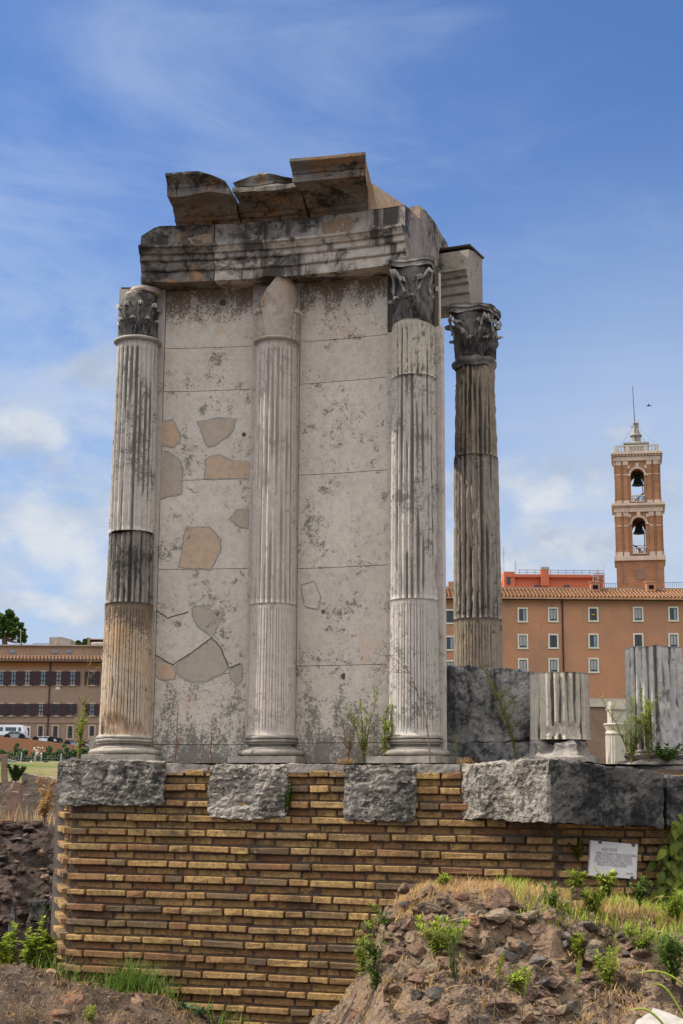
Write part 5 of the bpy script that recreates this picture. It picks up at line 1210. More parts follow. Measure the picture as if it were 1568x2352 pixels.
def palace_window(cx_, cz_, w, h, state, par):
    f = MB(); bw_ = .22
    for (dx, dz, sx, sz) in ((-(w+bw_)/2, 0, bw_, h), ((w+bw_)/2, 0, bw_, h), (0, (h+bw_)/2, w + 2*bw_, bw_), (0, -(h+bw_)/2, w + 2*bw_ + .1, bw_)): f.box((cx_ + dx, YB - .03, cz_ + dz), (sx, .22, sz))
    fo = f.build('window', M['white_trim'], par)
    g_ = MB(); g_.box((cx_, YB - .0, cz_), (w, .06, h)); g_.build('pane', M['glass'], fo)
    m_ = MB()
    for dx in (-w/2 + .05, 0, w/2 - .05): m_.box((cx_ + dx, YB - .06, cz_), (.06, .06, h))
    m_.box((cx_, YB - .06, cz_ + h/2 - .05), (w, .06, .08)); m_.build('sash', M['shutter'], fo)
    if state == 1: k = MB(); k.box((cx_ + w*.25, YB - .05, cz_), (w*.42, .03, h*.94)); k.build('glass_leaf', M['glass_sky'], fo)
    if state == 2: k = MB(); k.box((cx_, YB - .05, cz_ + h*.05), (w*.8, .03, h*.8)); k.build('curtain', M['curtain'], fo)
    if state == 3:
        k = MB()
        for dx in (-.12, .12): k.lathe([(.0, -.10), (.09, -.05), (.09, .02), (.0, .06)], (cx_ + dx, YB - .12, cz_), 8)
        k.build('lamp', M['lampglow'], fo)
WX = [(1033, 0), (1200, 1), (1270, 2), (1362, 3), (1465, 2), (1546, 1), (1640, 0)]
for (x, stt) in WX + [(940, 1), (850, 2), (760, 0), (670, 1)]:
    for r_, y in enumerate((1412, 1473, 1529)):
        if r_ == 2 and x > 1400: continue
        c_ = pb(x + .5*r_, y - (x - 1300)*.006 + (3 if x < 1100 else 0))
        palace_window(c_.x, c_.z, .98, 1.62, [stt, (stt + 1) % 3, 2][r_] if not (stt == 3 and r_ == 0) else 3, bR)
for i, x in enumerate((1365, 1493)):
    a_, b_ = P(x - 9, 1352, YB + 3.2), P(x + 10, 1338, YB + 3.2); mb = MB(); mb.box(((a_.x+b_.x)/2, YB + 3.2, (a_.z+b_.z)/2 - .2), (1.25, 1.1, 1.3)); c_ = mb.build('chimney', M['fac_orange'], bR)
    mb = MB(); mb.box(((a_.x+b_.x)/2, YB + 2.62, a_.z + .15), (.7, .06, .55)); mb.build('flue_opening', M['darkvoid'], c_)
    mb = MB(); mb.box(((a_.x+b_.x)/2, YB + 3.2, b_.z + .02), (1.5, 1.35, .14)); mb.build('chimney_cap', M['tile_l'], c_)
a_, b_ = P(1030, 1352, YB + 5), P(1056, 1336, YB + 5); mb = MB(); mb.box(((a_.x+b_.x)/2, YB + 5.6, (a_.z+b_.z)/2), (b_.x-a_.x, 1.4, b_.z-a_.z)); mb.build('stair_head', M['fac_low'], bR)

# red penthouse behind the roof
YP = 212.0
def bxp(mb, x0, y0, x1, y1, Y, dep=5, m=0, a=.5):
    p, q_ = P(x0, y1, Y), P(x1, y0, Y); mb.box(((p.x+q_.x)/2, Y + dep/2, (p.z+q_.z)/2), (q_.x-p.x, dep, q_.z-p.z), None, m, a)
pent = thing('penthouse', 'red plastered rooftop penthouse with chimney and railings above the tiled roof', 'building', P(1270, 1352, YP))
mb = MB(); bxp(mb, 1166, 1322, 1388, 1362, YP, 8); mb.build('wall', M['fac_red'], pent)
mb = MB(); bxp(mb, 1158, 1313, 1182, 1362, YP - .5, 3); mb.build('corner_block', M['fac_red'], pent)
mb = MB(); bxp(mb, 1163, 1320, 1388, 1325, YP - .6, 8.6); mb.build('cornice', M['fac_red'], pent)
mb = MB(); bxp(mb, 1243, 1306, 1260, 1345, YP - .9, 1.2); ch_ = mb.build('chimney', M['fac_red'], pent); mb = MB(); bxp(mb, 1242, 1302, 1261, 1308, YP - .95, 1.3); mb.build('chimney_cap', M['tower_grey'], ch_)
for (x0, x1) in ((1227, 1240), (1295, 1308), (1365, 1380)): mb = MB(); bxp(mb, x0, 1344, x1, 1352, YP - .1, .2); mb.build('window', M['glass'], pent)
mb = MB(); bxp(mb, 1164, 1326, 1172, 1342, YP - .6, .2); mb.build('window', M['glass'], pent)
mb = MB()
def wire(mb, pts, r, Y): mb.tube([P(x, y, Y) for x, y in pts], r, 4)
wire(mb, [(1190, 1309), (1388, 1311)], .035, YP); wire(mb, [(1190, 1315), (1388, 1316)], .03, YP)
for x in range(1192, 1390, 18): wire(mb, [(x, 1309), (x, 1323)], .03, YP)
mb.build('railing', M['metal'], pent)
sc_ = thing('scaffold', 'small scaffold of grey poles at the right end of the red penthouse', 'scaffold', P(1380, 1345, YP - 1)); mb = MB()
for (x, y0, y1) in ((1362, 1345, 1312), (1368, 1345, 1308), (1374, 1340, 1306), (1386, 1352, 1300), (1372, 1345, 1316)): wire(mb, [(x, y0), (x, y1)], .05, YP - 1)
wire(mb, [(1356, 1322), (1388, 1332)], .05, YP - 1); wire(mb, [(1360, 1316), (1390, 1318)], .05, YP - 1); mb.build('poles', M['galv'], sc_)
for i, (x, y0, y1, lb) in enumerate(((1184, 1325, 1285, 'thin rooftop aerial left of the red chimney'), (1157, 1330, 1255, 'tall aerial rising beside the separate column'))):
    t = thing('antenna', lb, 'antenna', P(x, y0, YP)); mb = MB(); wire(mb, [(x, y0), (x - 1, y1)], .05, YP); mb.build('mast', M['galv'], t)
    mb = MB()
    for k in range(3): wire(mb, [(x - 4, y1 + 8 + k*6), (x + 4, y1 + 7 + k*6)], .03, YP)
    mb.build('crossbar', M['galv'], t)
mb = MB(); wire(mb, [(1386, 1340), (1420, 1341)], .03, 204)
for x in range(1388, 1420, 5): wire(mb, [(x, 1340), (x, 1350)], .025, 204)
wire(mb, [(1527, 1338), (1568, 1337), (1640, 1337)], .03, 204)
for x in range(1529, 1640, 5): wire(mb, [(x, 1338), (x, 1348)], .025, 204)
o = mb.build('roof_railing', M['metal'], loc=P(1480, 1340, 204)); tag(o, 'fine metal railing along the palace roof beside the tower', 'railing')

# --- bell tower -------------------------------------------------------------
YT = 216.0
tw = thing('bell_tower', 'square brick bell tower with two arched bell stages, balustrade and tall flagpole', 'tower', P(1472, 1340, YT + 3.5))
axx = P(1471, 1340, YT + 3.45).x; tw.location = (axx, YT + 3.45, P(1472, 1340, YT).z); tw.rotation_euler[2] = R(-11.2)
def zt_(y): return P(1470, y, YT).z
HWt = 3.45; cyT = YT + HWt
def wall_arch(mb, w, z0, z1, ow, oz0, oz1, side, thick=.9, m=0):
    """wall plate with an arched opening; side 0 front,1 right,2 back,3 left"""
    seg = 12; r = ow/2; arch = [(-r, oz0)] + [(-r*math.cos(PI*k/seg), oz1 - r + r*math.sin(PI*k/seg)) for k in range(seg+1)] + [(r, oz0)]
    def W3(u, z, d):
        h = w/2
        if side == 0: return Vector((axx + u, cyT - h + d, z))
        if side == 2: return Vector((axx - u, cyT + h - d, z))
        if side == 1: return Vector((axx + h - d, cyT + u, z))
        return Vector((axx - h + d, cyT - u, z))
    for d, fl in ((0, 0), (thick, 1)):
        mb.poly([W3(*p, d) for p in ((-w/2, z0), (-r, z0), (-r, z1), (-w/2, z1))], m); mb.poly([W3(*p, d) for p in ((r, z0), (w/2, z0), (w/2, z1), (r, z1))], m)
        if oz0 > z0 + .01: mb.poly([W3(*p, d) for p in ((-r, z0), (r, z0), (r, oz0), (-r, oz0))], m)
        pts = arch[1:-1]
        for k in range(len(pts)-1): mb.poly([W3(pts[k][0], pts[k][1], d), W3(pts[k+1][0], pts[k+1][1], d), W3(pts[k+1][0], z1, d), W3(pts[k][0], z1, d)], m)
    for k in range(len(arch)-1): mb.poly([W3(*arch[k], 0), W3(*arch[k+1], 0), W3(*arch[k+1], thick), W3(*arch[k], thick)], m)
    return W3
def slabt(mb, z0, z1, hw, m=0): mb.box((axx, cyT, (z0+z1)/2), (hw*2, hw*2, z1-z0), None, m)
# foot
mb = MB(); slabt(mb, zt_(1352), zt_(1287), HWt); o = mb.build('tower_foot', M['tower_brick'], tw)
mb = MB(); 
for (dx, w_, y0, y1) in ((-2.6, .12, 1340, 1293), (2.35, .12, 1340, 1293)): mb = MB(); mb.box((axx + dx, YT - .02, (zt_(y0)+zt_(y1))/2), (w_, .08, zt_(y1)-zt_(y0))); mb.build('recess_strip', M['ruin_brick'], o)
mb = MB(); mb.box((axx + .0, YT - .03, zt_(1318)), (1.3, .1, 1.5)); mb.build('recess_panel', M['ruin_brick'], o)
stages = [(1277, 1165, 1272, 1188, 'lower', 1262), (1158, 1047, 1152, 1076, 'upper', 1145)]
mb = MB(); slabt(mb, zt_(1287), zt_(1277), HWt + .28); mb.build('string_course', M['tower_stone'], tw)
for k, (yb, yt, ob, ot, nm, _) in enumerate(stages):
    z0, z1 = zt_(yb), zt_(yt); hw = HWt - .1 - .12*k; ozb, ozt = zt_(ob), zt_(ot); mb = MB(); HW0 = HWt
    for sd in range(4): W3 = wall_arch(mb, hw*2, z0, z1, 1.95, ozb, ozt, sd)
    st = mb.build('bell_stage', M['tower_brick'], tw); tag(st, label=nm + ' bell stage with open arches')
    for sd in (0, 1, 3):                       # pilasters, imposts, arch ring, bases, capitals
        mbp = MB(); mbs = MB(); h = hw
        def B3(mb_, u, z, su, sz, pro):
            if sd == 0: mb_.box((axx + u, cyT - h - pro/2 + .01, z), (su, pro, sz))
            elif sd == 1: mb_.box((axx + h + pro/2 - .01, cyT + u, z), (pro, su, sz))
            else: mb_.box((axx - h - pro/2 + .01, cyT - u, z), (pro, su, sz))
        for u in (-h + .48, -h + 1.5, h - 1.5, h - .48):
            B3(mbp, u, (z0+z1)/2 - .3, .62, z1 - z0 - .7, .16); B3(mbs, u, z0 + .32, .84, .62, .24); B3(mbs, u, z1 - 1.05, .78, .62, .22)
            B3(mbs, u, (z0+z1)/2 + .9, .66, .16, .20)
        B3(mbs, 0, z1 - .38, h*2 + .2, .62, .26)
        for k2 in range(9):
            t = PI*(k2+.5)/9; B3(mbs, -1.16*math.cos(t), ozt - .97 + 1.16*math.sin(t), .32, .36, .16)
        for u in (-1.3, 1.3): B3(mbs, u, ozt - 1.0, .55, .16, .2); B3(mbs, u*1.02, ozt + .28, .48, .55, .14)
        B3(mbs, 0, ozt + .42, .52, .85, .26)
        mbp.build('pilaster', M['tower_brick'], st); mbs.build('stone_trim', M['tower_stone'], st)
        bal = MB()
        for j in range(6):
            u = -.82 + j*.33
            px_, py_ = (axx + u, cyT - h + .1) if sd == 0 else ((axx + h - .1, cyT + u) if sd == 1 else (axx - h + .1, cyT + u))
            bal.lathe([(.05, 0), (.09, .12), (.11, .30), (.05, .55), (.07, .72)], (px_, py_, ozb + .12), 8)
        B3(bal, 0, ozb + .92, 2.1, .14, .25); B3(bal, 0, ozb + .06, 2.1, .12, .25); bal.build('balustrade', M['far_marble'], st)
    c_ = Vector((axx + (.05 if k else 0), cyT, ozt - .15)); mb = MB(); bh = 1.75
    mb.lathe([(.05, -.1), (.3, -.12), (.48, -.35), (.56, -.85), (.68, -1.35), (.92, -bh), (.80, -bh), (.1, -bh + .2)], c_, 20); mb.tube([c_ + Vector((0, 0, -bh + .1)), c_ + Vector((0, 0, -bh - .15))], .12, 6)
    mb.box(c_ + Vector((0, 0, -.08)), (2.2, .3, .3)); bo = mb.build('bell', M['bell'], st)
    mb = MB(); s_ = 1 if k else -1
    mb.tube([Vector((axx - s_*.25, cyT - 1.4, ozb + .15)), Vector((axx - s_*.15, cyT - 1.4, ozb + .7)), Vector((axx + s_*.25, cyT - 1.4, ozb + 1.25)), Vector((axx + s_*.95, cyT - 1.4, ozb + 1.7))], [.28, .24, .18, .06], 7); mb.build('bell_wheel_arm', M['bell'], st)
    mb = MB()
    for zz in ((.9, 1.35, 1.8) if k else (1.75, 2.0)): mb.tube([(axx - 1, cyT + 1.2, ozb + zz), (axx + 1, cyT + 1.2, ozb + zz)], .035, 4)
    mb.tube([(axx + .75, cyT - 1.0, ozb), (axx + .75, cyT - 1.0, ozt - .4)], .06, 4); mb.build('bell_frame', M['bell'], st)
mb = MB(); slabt(mb, zt_(1277) - .01, zt_(1277) + .05, HWt - .2); slabt(mb, zt_(1165), zt_(1161), HWt + .15, 0); slabt(mb, zt_(1161), zt_(1156), HWt + .48, 0); mb.build('main_cornice', M['tower_stone'], tw)
mb = MB(); slabt(mb, zt_(1047), zt_(1043), HWt - .02); slabt(mb, zt_(1043), zt_(1039), HWt + .35)
for sd in range(4):
    for j in range(15):
        u = -3.3 + j*.47; px_, py_ = [(axx + u, cyT - HWt - .15), (axx + HWt + .15, cyT + u), (axx + u, cyT + HWt + .15), (axx - HWt - .15, cyT + u)][sd]; mb.box((px_, py_, zt_(1045.5)), (.2, .2, .22))
mb.build('top_cornice', M['tower_stone'], tw)
mb = MB(); zb_, zt2 = zt_(1039), zt_(1022)
slabt(mb, zb_, zb_ + .22, HWt - .12)
for sd in range(4):
    for j in range(13):
        u = -2.7 + j*.45
        if abs(abs(u) - 1.35) < .2: continue
        px_, py_ = [(axx + u, cyT - 3.05), (axx + 3.05, cyT + u), (axx + u, cyT + 3.05), (axx - 3.05, cyT + u)][sd]; mb.lathe([(.06, 0), (.10, .12), (.12, .28), (.05, .52), (.08, .66)], (px_, py_, zb_ + .2), 8)
    for u in (-3.05, -1.35, 1.35, 3.05):
        px_, py_ = [(axx + u, cyT - 3.05), (axx + 3.05, cyT + u), (axx + u, cyT + 3.05), (axx - 3.05, cyT + u)][sd]; mb.box((px_, py_, zb_ + .5 + sd*.004), (.5 + sd*.006, .5 + sd*.006, 1.06))
    cxy = [(axx, cyT - 3.05), (axx + 3.05, cyT), (axx, cyT + 3.05), (axx - 3.05, cyT)][sd]; mb.box((*cxy, zt2 - .03 + sd*.003), (6.2 if sd % 2 == 0 else .34, .34 if sd % 2 == 0 else 6.2, .2))
mb.build('top_balustrade', M['far_marble'], tw)
mb = MB(); slabt(mb, zb_ + .1, zt_(1010), 1.75); slabt(mb, zt_(1013), zt_(1010), 1.9); mb.build('attic', M['tower_grey'], tw)
zz = zt_(1010); u_ = lambda y: zt_(y)
mb = MB(); mb.lathe([(1.05, zz), (.85, u_(1005)), (.72, u_(1003)), (.74, u_(992)), (.95, u_(990)), (.95, u_(987)), (.70, u_(985)), (.58, u_(980)), (.42, u_(972)), (.34, u_(964)), (.46, u_(960)), (.22, u_(957)), (.06, u_(954))], (axx, cyT, 0), 14); mb.tube([(axx, cyT, u_(966)), (axx - .75, cyT - .2, u_(967.5))], .07, 5); mb.tube([(axx + .4, cyT, u_(976)), (axx + .42, cyT, u_(952))], .05, 4); mb.build('statue', M['tower_grey'], tw)
mb = MB(); mb.tube([(axx - .05, cyT - .7, zz), (axx - .12, cyT - .7, u_(960)), (axx - .28, cyT - .7, u_(876))], [.10, .08, .05], 6); mb.build('flagpole', M['metal'], tw)
for i, (dx, dy) in enumerate(((-2.4, -2.6), (3.0, -2.6), (2.2, 2.6))): mb = MB(); mb.tube([(axx - .1, cyT - .7, u_(962)), (axx + dx, cyT + dy, zt2)], .018, 3); mb.build('guy_wire', M['metal'], tw)
# bird
pbird = P(1490, 932, 80); mb = MB(); mb.tube([pbird + Vector((-.16, 0, 0)), pbird, pbird + Vector((.18, 0, .01))], [.01, .04, .015], 6); mb.poly([pbird, pbird + Vector((-.05, .25, .03)), pbird + Vector((-.13, .35, .02)), pbird + Vector((-.08, 0, 0))]); mb.poly([pbird, pbird + Vector((-.02, -.25, .03)), pbird + Vector((-.10, -.35, .02)), pbird + Vector((-.08, 0, 0))])
o = mb.build('bird', M['metal'], loc=pbird); tag(o, 'small dark bird gliding right of the tower flagpole', 'bird')
# distant ruin column with entablature block in front of the palace
YK = 150.0
kk = thing('distant_column', 'pale distant column with a square entablature block, seen between the two column stubs', 'column', P(1418, 1760, YK))
def cylp(mb, x, y0, y1, wpx, Y, n=24, flute=0):
    p0, p1 = P(x, y0, Y), P(x, y1, Y); r = wpx/2*Y/FPX
    mb.lathe([(r, p0.z), (r, p0.z*.5 + p1.z*.5), (r*.95, p1.z)], (p0.x, Y, 0), n)
mb = MB(); p0, p1 = P(1415, 1775, YK), P(1415, 1690, YK); r = .98
mb.lathe([(r, p0.z - 2), (r, p1.z)], (p0.x, YK, 0), 64)
for i, v in enumerate(mb.v):
    th = math.atan2(v.x - p0.x, v.y - YK); f = 1 - .07*max(0, math.sin(th*20)); mb.v[i] = Vector((p0.x + (v.x-p0.x)*f, YK + (v.y-YK)*f, v.z))
mb.build('shaft', M['far_marble'], kk)
mb = MB(); p2 = P(1415, 1662, YK); mb.lathe([(.9, p1.z), (1.02, p1.z + .2), (.88, p1.z + .5), (1.05, p2.z - .3), (1.18, p2.z - .1), (1.1, p2.z)], (p0.x, YK, 0), 24); mb.disp(.05, 2, 3); mb.build('capital', M['far_marble'], kk)
mb = MB(); bxp(mb, 1404, 1628, 1442, 1662, YK - .9, 2.2); bxp(mb, 1402, 1620, 1442, 1629, YK - 1.1, 2.6); bxp(mb, 1404, 1610, 1442, 1620, YK - .8, 2.2); mb.disp(.05, 1, 2); mb.build('entablature_block', M['far_marble'], kk)

# --- left building ----------------------------------------------------------
YL = 178.0
def q1_(x, y, dy=0): return P(x, y, YL + dy)
xl, xr_ = q1_(-90, 1600).x, q1_(330, 1600).x; zE, zb = q1_(120, 1519).z, q1_(120, 1712).z
bL = thing('long_building', 'long faded brown building with dark shutters and low tiled roof at the left', 'building', ((xl+xr_)/2, YL, zb))
mb = MB(); mb.box(((xl+xr_)/2, YL + 8, (zE+zb)/2 - .5), (xr_-xl, 16, zE-zb + 1)); mb.build('wall', M['fac_grey'], bL)
mb = MB(); zR = q1_(120, 1504).z; n = int((xr_-xl)/.42); rn = random.Random(4)
for i in range(n):
    x = xl + (xr_-xl)*(i+.5)/n; tn = rn.random()*.7 if i % 13 else 0
    for k in range(4):
        rows = []
        for (f, r_) in ((k/4, .17), ((k+1)/4 + .02, .13)): rows.append([Vector((x + .9*f + math.cos(t*PI/4)*r_, YL - .9 + 4*f, zE + .08 + (zR-zE)*f + math.sin(t*PI/4)*r_ + (.06 if r_ > .15 else 0))) for t in range(5)])
        mb.grid(rows, 0, min(1, tn + rn.random()*.3))
mb.grid([[Vector((xl, YL - .92, zE - .1)), Vector((xr_, YL - .92, zE - .1))], [Vector((xl, YL + 3.2, zR)), Vector((xr_, YL + 3.2, zR))]], 0, .9)
mb.build('roof', M['tile_d'], bL)
mb = MB(); mb.box(((xl+xr_)/2, YL - .42, zE - .1), (xr_-xl, .9, .14)); mb.build('eaves', M['shutter'], bL)
zU = P(120, 1485, YL + 5).z; mb = MB(); mb.box(((xl+xr_)/2, YL + 8.5, (zR+zU)/2 - .4), (xr_-xl, 9, zU-zR + .8)); mb.build('attic_storey', M['fac_low'], bL)
mb = MB(); mb.box(((xl+xr_)/2, YL + 3.9, zU + .02), (xr_-xl, .5, .14)); mb.build('attic_coping', M['tower_grey'], bL)
for x in (28, 126, 157): mb = MB(); bxp(mb, x - 7, 1493, x + 7, 1499.5, YL + 3.9, .3); mb.build('attic_window', M['glass_sky'], bL)
def lwin(x, y0, y1, w, sh, glass):
    p, q_ = q1_(x - w/2, y1), q1_(x + w/2, y0); cx_, cz_ = (p.x+q_.x)/2, (p.z+q_.z)/2; ww, hh = q_.x-p.x, q_.z-p.z
    f = MB(); t = .16
    for (dx, dz, sx, sz) in ((-(ww+t)/2, 0, t, hh), ((ww+t)/2, 0, t, hh), (0, (hh+t)/2, ww+2*t, t), (0, -(hh+t)/2, ww+2*t+.2, t)): f.box((cx_+dx, YL - .05, cz_+dz), (sx, .2, sz))
    fo = f.build('window', M['patch_tan'], bL); g_ = MB(); g_.box((cx_, YL - .01, cz_), (ww, .08, hh)); g_.build('pane', M[glass], fo)
    m_ = MB()
    m_.box((cx_, YL - .07, cz_), (.09, .05, hh)); 
    for fz in (-.17, .17): m_.box((cx_, YL - .07, cz_ + fz*hh), (ww, .05, .07))
    m_.build('sash', M['shutter'], fo)
    if sh:
        for s_ in (-1, 1): k = MB(); k.box((cx_ + s_*(ww*.5 + .28), YL - .2, cz_), (.62, .08, hh*1.02), Matrix.Rotation(s_*.15, 3, 'Z')); k.build('shutter', M['shutter'], fo)
for i, x in enumerate((3, 31, 63, 99, 135, 167, 212)): lwin(x, 1543, 1573, 13, True, ['glass_sky', 'glass_sky', 'curtain', 'glass_sky', 'curtain', 'glass_sky', 'glass'][i])
for i, x in enumerate((0, 27, 61, 94, 129, 160, 211)): lwin(x, 1617, 1643, 12, True, ['glass', 'glass', 'glass', 'curtain', 'glass', 'glass', 'glass_sky'][i])
for x in (24, 93, 127, 161, 211): lwin(x, 1668, 1696, 12, False, 'glass')
mb = MB(); bxp(mb, 48, 1668, 70, 1697, YL - .12, .3); d_ = mb.build('door_frame', M['white_trim'], bL); mb = MB(); bxp(mb, 52, 1672, 67, 1697, YL - .16, .1); mb.build('door', M['shutter'], d_)
mb = MB(); bxp(mb, 127, 1577, 137, 1584, YL - .06, .1); mb.build('wall_plate', M['white_trim'], bL)
x = q1_(113, 1600).x; mb = MB(); mb.tube([(x, YL - .1, zE), (x, YL - .1, zb)], .08, 5); mb.build('drainpipe', M['shutter'], bL)
mb = MB(); bxp(mb, -90, 1657.6, 330, 1659, YL - .1, .15); mb.build('string_course', M['fac_low'], bL)
hut = thing('rooftop_hut', 'small grey stair hut with a slanting top and yellowish door on the left roof', 'hut', P(138, 1486, YL + 6)); mb = MB()
p = [P(113, 1486, YL+6), P(163, 1486, YL+6), P(163, 1468.5, YL+6), P(141, 1463, YL+6), P(113, 1463.5, YL+6)]
for k in range(5): a_, b_ = p[k], p[(k+1) % 5]; mb.poly([a_, b_, b_ + Vector((0, 3, 0)), a_ + Vector((0, 3, 0))])
mb.poly(p); mb.poly([v + Vector((0, 3, 0)) for v in p][::-1]); mb.build('wall', M['tower_grey'], hut); mb = MB(); bxp(mb, 122, 1473, 131, 1486, YL + 5.9, .15); mb.build('door', M['patch_tan'], hut)
tr = thing('terrace', 'rooftop terrace with pots and pergola beside the left column', 'terrace', P(220, 1486, YL + 6)); mb = MB(); bxp(mb, 200, 1465, 206, 1486, YL + 6, 3); bxp(mb, 200, 1475, 235, 1486, YL + 6.2, 3); bxp(mb, 206, 1467.5, 240, 1469, YL + 6, 3); mb.build('wall', M['fac_low'], tr)
for x in (219, 231): mb = MB(); c_ = P(x, 1481, YL + 5.8); mb.lathe([(.28, -.5), (.55, .2), (.5, .25)], c_, 12); mb.build('pot', M['white_trim'], tr)
mb = MB(); wire(mb, [(75, 1478.5), (113, 1478)], .03, YL + 5)
for x in range(77, 113, 5): wire(mb, [(x, 1478.5), (x, 1485)], .03, YL + 5)
o = mb.build('roof_railing', M['metal'], loc=P(95, 1482, YL + 5)); tag(o, 'thin metal railing on the roof left of the grey hut', 'railing')
for i, (x, y1, lb) in enumerate(((47, 1445, 'tallest thin aerial before the pine tree'), (38, 1462, 'middle aerial before the pine tree'), (33, 1468, 'short aerial nearest the left edge'))):
    t = thing('antenna', lb, 'antenna', P(x, 1486, YL + 5)); mb = MB(); wire(mb, [(x, 1486), (x, y1)], .04, YL + 5); mb.build('mast', M['galv'], t); mb = MB(); wire(mb, [(x - 3, y1 + 4), (x + 6, y1 + 5)], .03, YL + 5); mb.build('crossbar', M['galv'], t)
# foliage helper
def crown(mb, centres, n, sz, seed=0, flat=1.0):
    rn = random.Random(seed)
    tot = sum(c_[1]**2 for c_ in centres)
    for (c_, r) in centres:
        sub = [(Vector((rn.gauss(0, 1), rn.gauss(0, 1), rn.gauss(0, 1)*flat)).normalized()*r*rn.uniform(.55, 1), r*rn.uniform(.2, .38)) for _ in range(14)]
        for k in range(int(n*r*r/tot)):
            s_, sr = rn.choice(sub); v = Vector((rn.gauss(0, 1), rn.gauss(0, 1), rn.gauss(0, 1))).normalized()*sr*rn.uniform(.6, 1.05); v = Vector((s_.x + v.x, s_.y + v.y, s_.z*flat + v.z*.8)); p_ = Vector(c_) + v
            a = Vector((rn.gauss(0, 1), rn.gauss(0, 1), rn.gauss(0, 1))).normalized()*sz*rn.uniform(.6, 1.3); b_ = a.cross(Vector((rn.gauss(0, 1), rn.gauss(0, 1), rn.gauss(0, 1)))).normalized()*sz*.5
            mb.poly([p_ - a*.5, p_ + b_, p_ + a*.5, p_ - b_], 0, rn.random())
def pine(label, px, ybase, blobs, Y, n=9000):
    b_ = P(px, ybase, Y); t = thing('pine_tree', label, 'pine tree', b_ - Vector((0, 0, 6))); mb = MB(); cs = [(P(x, y, Y), r*Y/FPX) for x, y, r in blobs]
    top = cs[0][0]; mb.tube([b_ - Vector((0, 0, 6)), b_, b_.lerp(top, .5), top], [.5, .42, .3, .1], 8)
    for c_, r in cs[1:]: st_ = b_.lerp(top, .35); mb.tube([st_, st_.lerp(c_, .6) + Vector((0, 0, -.3)), c_], [.18, .12, .05], 5)
    mb.build('trunk', M['bark'], t); mb = MB(); crown(mb, cs, n, .38, seed=int(px) + 5); mb.build('crown', M['pine'], t)
pine('umbrella pine with dense round crown at the left edge', 12, 1492, [(5, 1425, 22), (22, 1425, 24), (38, 1448, 20), (48, 1462, 14), (-10, 1440, 30), (50, 1472, 10), (28, 1446, 18)], 196)
pine('flat dark crown of a pine showing over the roof beside the left column', 188, 1500, [(190, 1478, 11), (178, 1481, 9), (203, 1476, 10)], 200, 3000)
# --- road level: retaining wall, vehicles, oleanders, fence ------------------
YW = 140.0
mb = MB(); rn = random.Random(1); ptsW = [(-90, 1680), (0, 1692), (60, 1697), (120, 1704), (200, 1716), (330, 1736)]
rows = [[P(x, 1790, YW + x*.01) for x, y in ptsW], [P(x, y, YW + x*.01) for x, y in ptsW], [P(x, y, YW + x*.01) + Vector((0, .8, 0)) for x, y in ptsW]]; mb.grid(rows)
o = mb.build('retaining_wall', M['ret_wall'], loc=P(100, 1715, YW)); tag(o, 'stained orange retaining wall sloping down below the parked vehicles', 'wall')
mb = MB(); rows = [[P(x, y + 1.0, YW + .8 + x*.01) for x, y in ptsW], [P(x, y + .5, YL - .3) for x, y in ptsW]]; 
rows = [[Vector((p.x, p.y, p.z - .35)) for p in rows[0]], [Vector((rows[0][i].x*YL/YW, YL - .3, rows[0][i].z + .1)) for i in range(len(ptsW))]]; mb.grid(rows)
o = mb.build('road', plain('asphalt', (.09, .09, .09), .9, .1, .1), loc=P(100, 1712, 150)); tag(o, kind='structure')
def vehicle(name, label, cat, px, pyb, Y, L, Hh, paint, kind='car', flip=1, group='vehicles parked on the road'):
    b_ = P(px, pyb, Y); t = thing(name, label, cat, b_, group); wd = 1.75 if kind == 'car' else 2.1
    if kind == 'car': side = [(-.5, .28), (-.49, .60), (-.36, .68), (-.22, 1.0), (.18, 1.0), (.36, .70), (.48, .58), (.5, .28)]
    else: side = [(-.5, .2), (-.5, .86), (-.47, .97), (.40, 1.0), (.46, .92), (.5, .5), (.5, .2)]
    pts = [(flip*x*L, z*Hh) for x, z in side]; mb = MB(); n = len(pts)
    for (y0, y1, k0, k1) in ((-wd/2, wd/2, 1, 1),):
        mb.poly([b_ + Vector((x, y0, z)) for x, z in pts]); mb.poly([b_ + Vector((x, y1, z)) for x, z in pts][::-1])
        for k in range(n): x0, z0 = pts[k]; x1, z1 = pts[(k+1) % n]; mb.poly([b_ + Vector((x0, y0, z0)), b_ + Vector((x1, y0, z1)), b_ + Vector((x1, y1, z1)), b_ + Vector((x0, y1, z0))])
    mb.build('body', M[paint], t)
    if kind == 'car': wins = [[(-.33, .68), (-.21, .94), (-.03, .95), (-.03, .69)], [(0, .69), (0, .95), (.16, .94), (.31, .71)]]
    else: wins = [[(-.45, .50), (-.45, .80), (-.22, .80), (-.22, .50)], [(-.18, .50), (-.18, .80), (.05, .80), (.05, .50)], [(.10, .50), (.10, .80), (.34, .80), (.34, .50)], [(.38, .5), (.38, .8), (.43, .8), (.46, .5)]]
    for w_ in wins: mb = MB(); mb.poly([b_ + Vector((flip*x*L, -wd/2 - .01, z*Hh)) for x, z in w_]); mb.poly([b_ + Vector((flip*x*L, wd/2 + .01, z*Hh)) for x, z in w_]); mb.build('side_window', M['carglass'], t)
    for x_ in (-.32, .32):
        for y_ in (-wd/2 + .05, wd/2 - .05):
            mb = MB(); mb.lathe([(.01, -.12), (.31, -.12), (.33, 0), (.31, .12), (.01, .12)], (0, 0, 0), 14); mb.v = [b_ + Vector((x_*L + v.x, y_ + v.z, .30 + v.y)) for v in mb.v]; mb.build('wheel', M['tyre'], t)
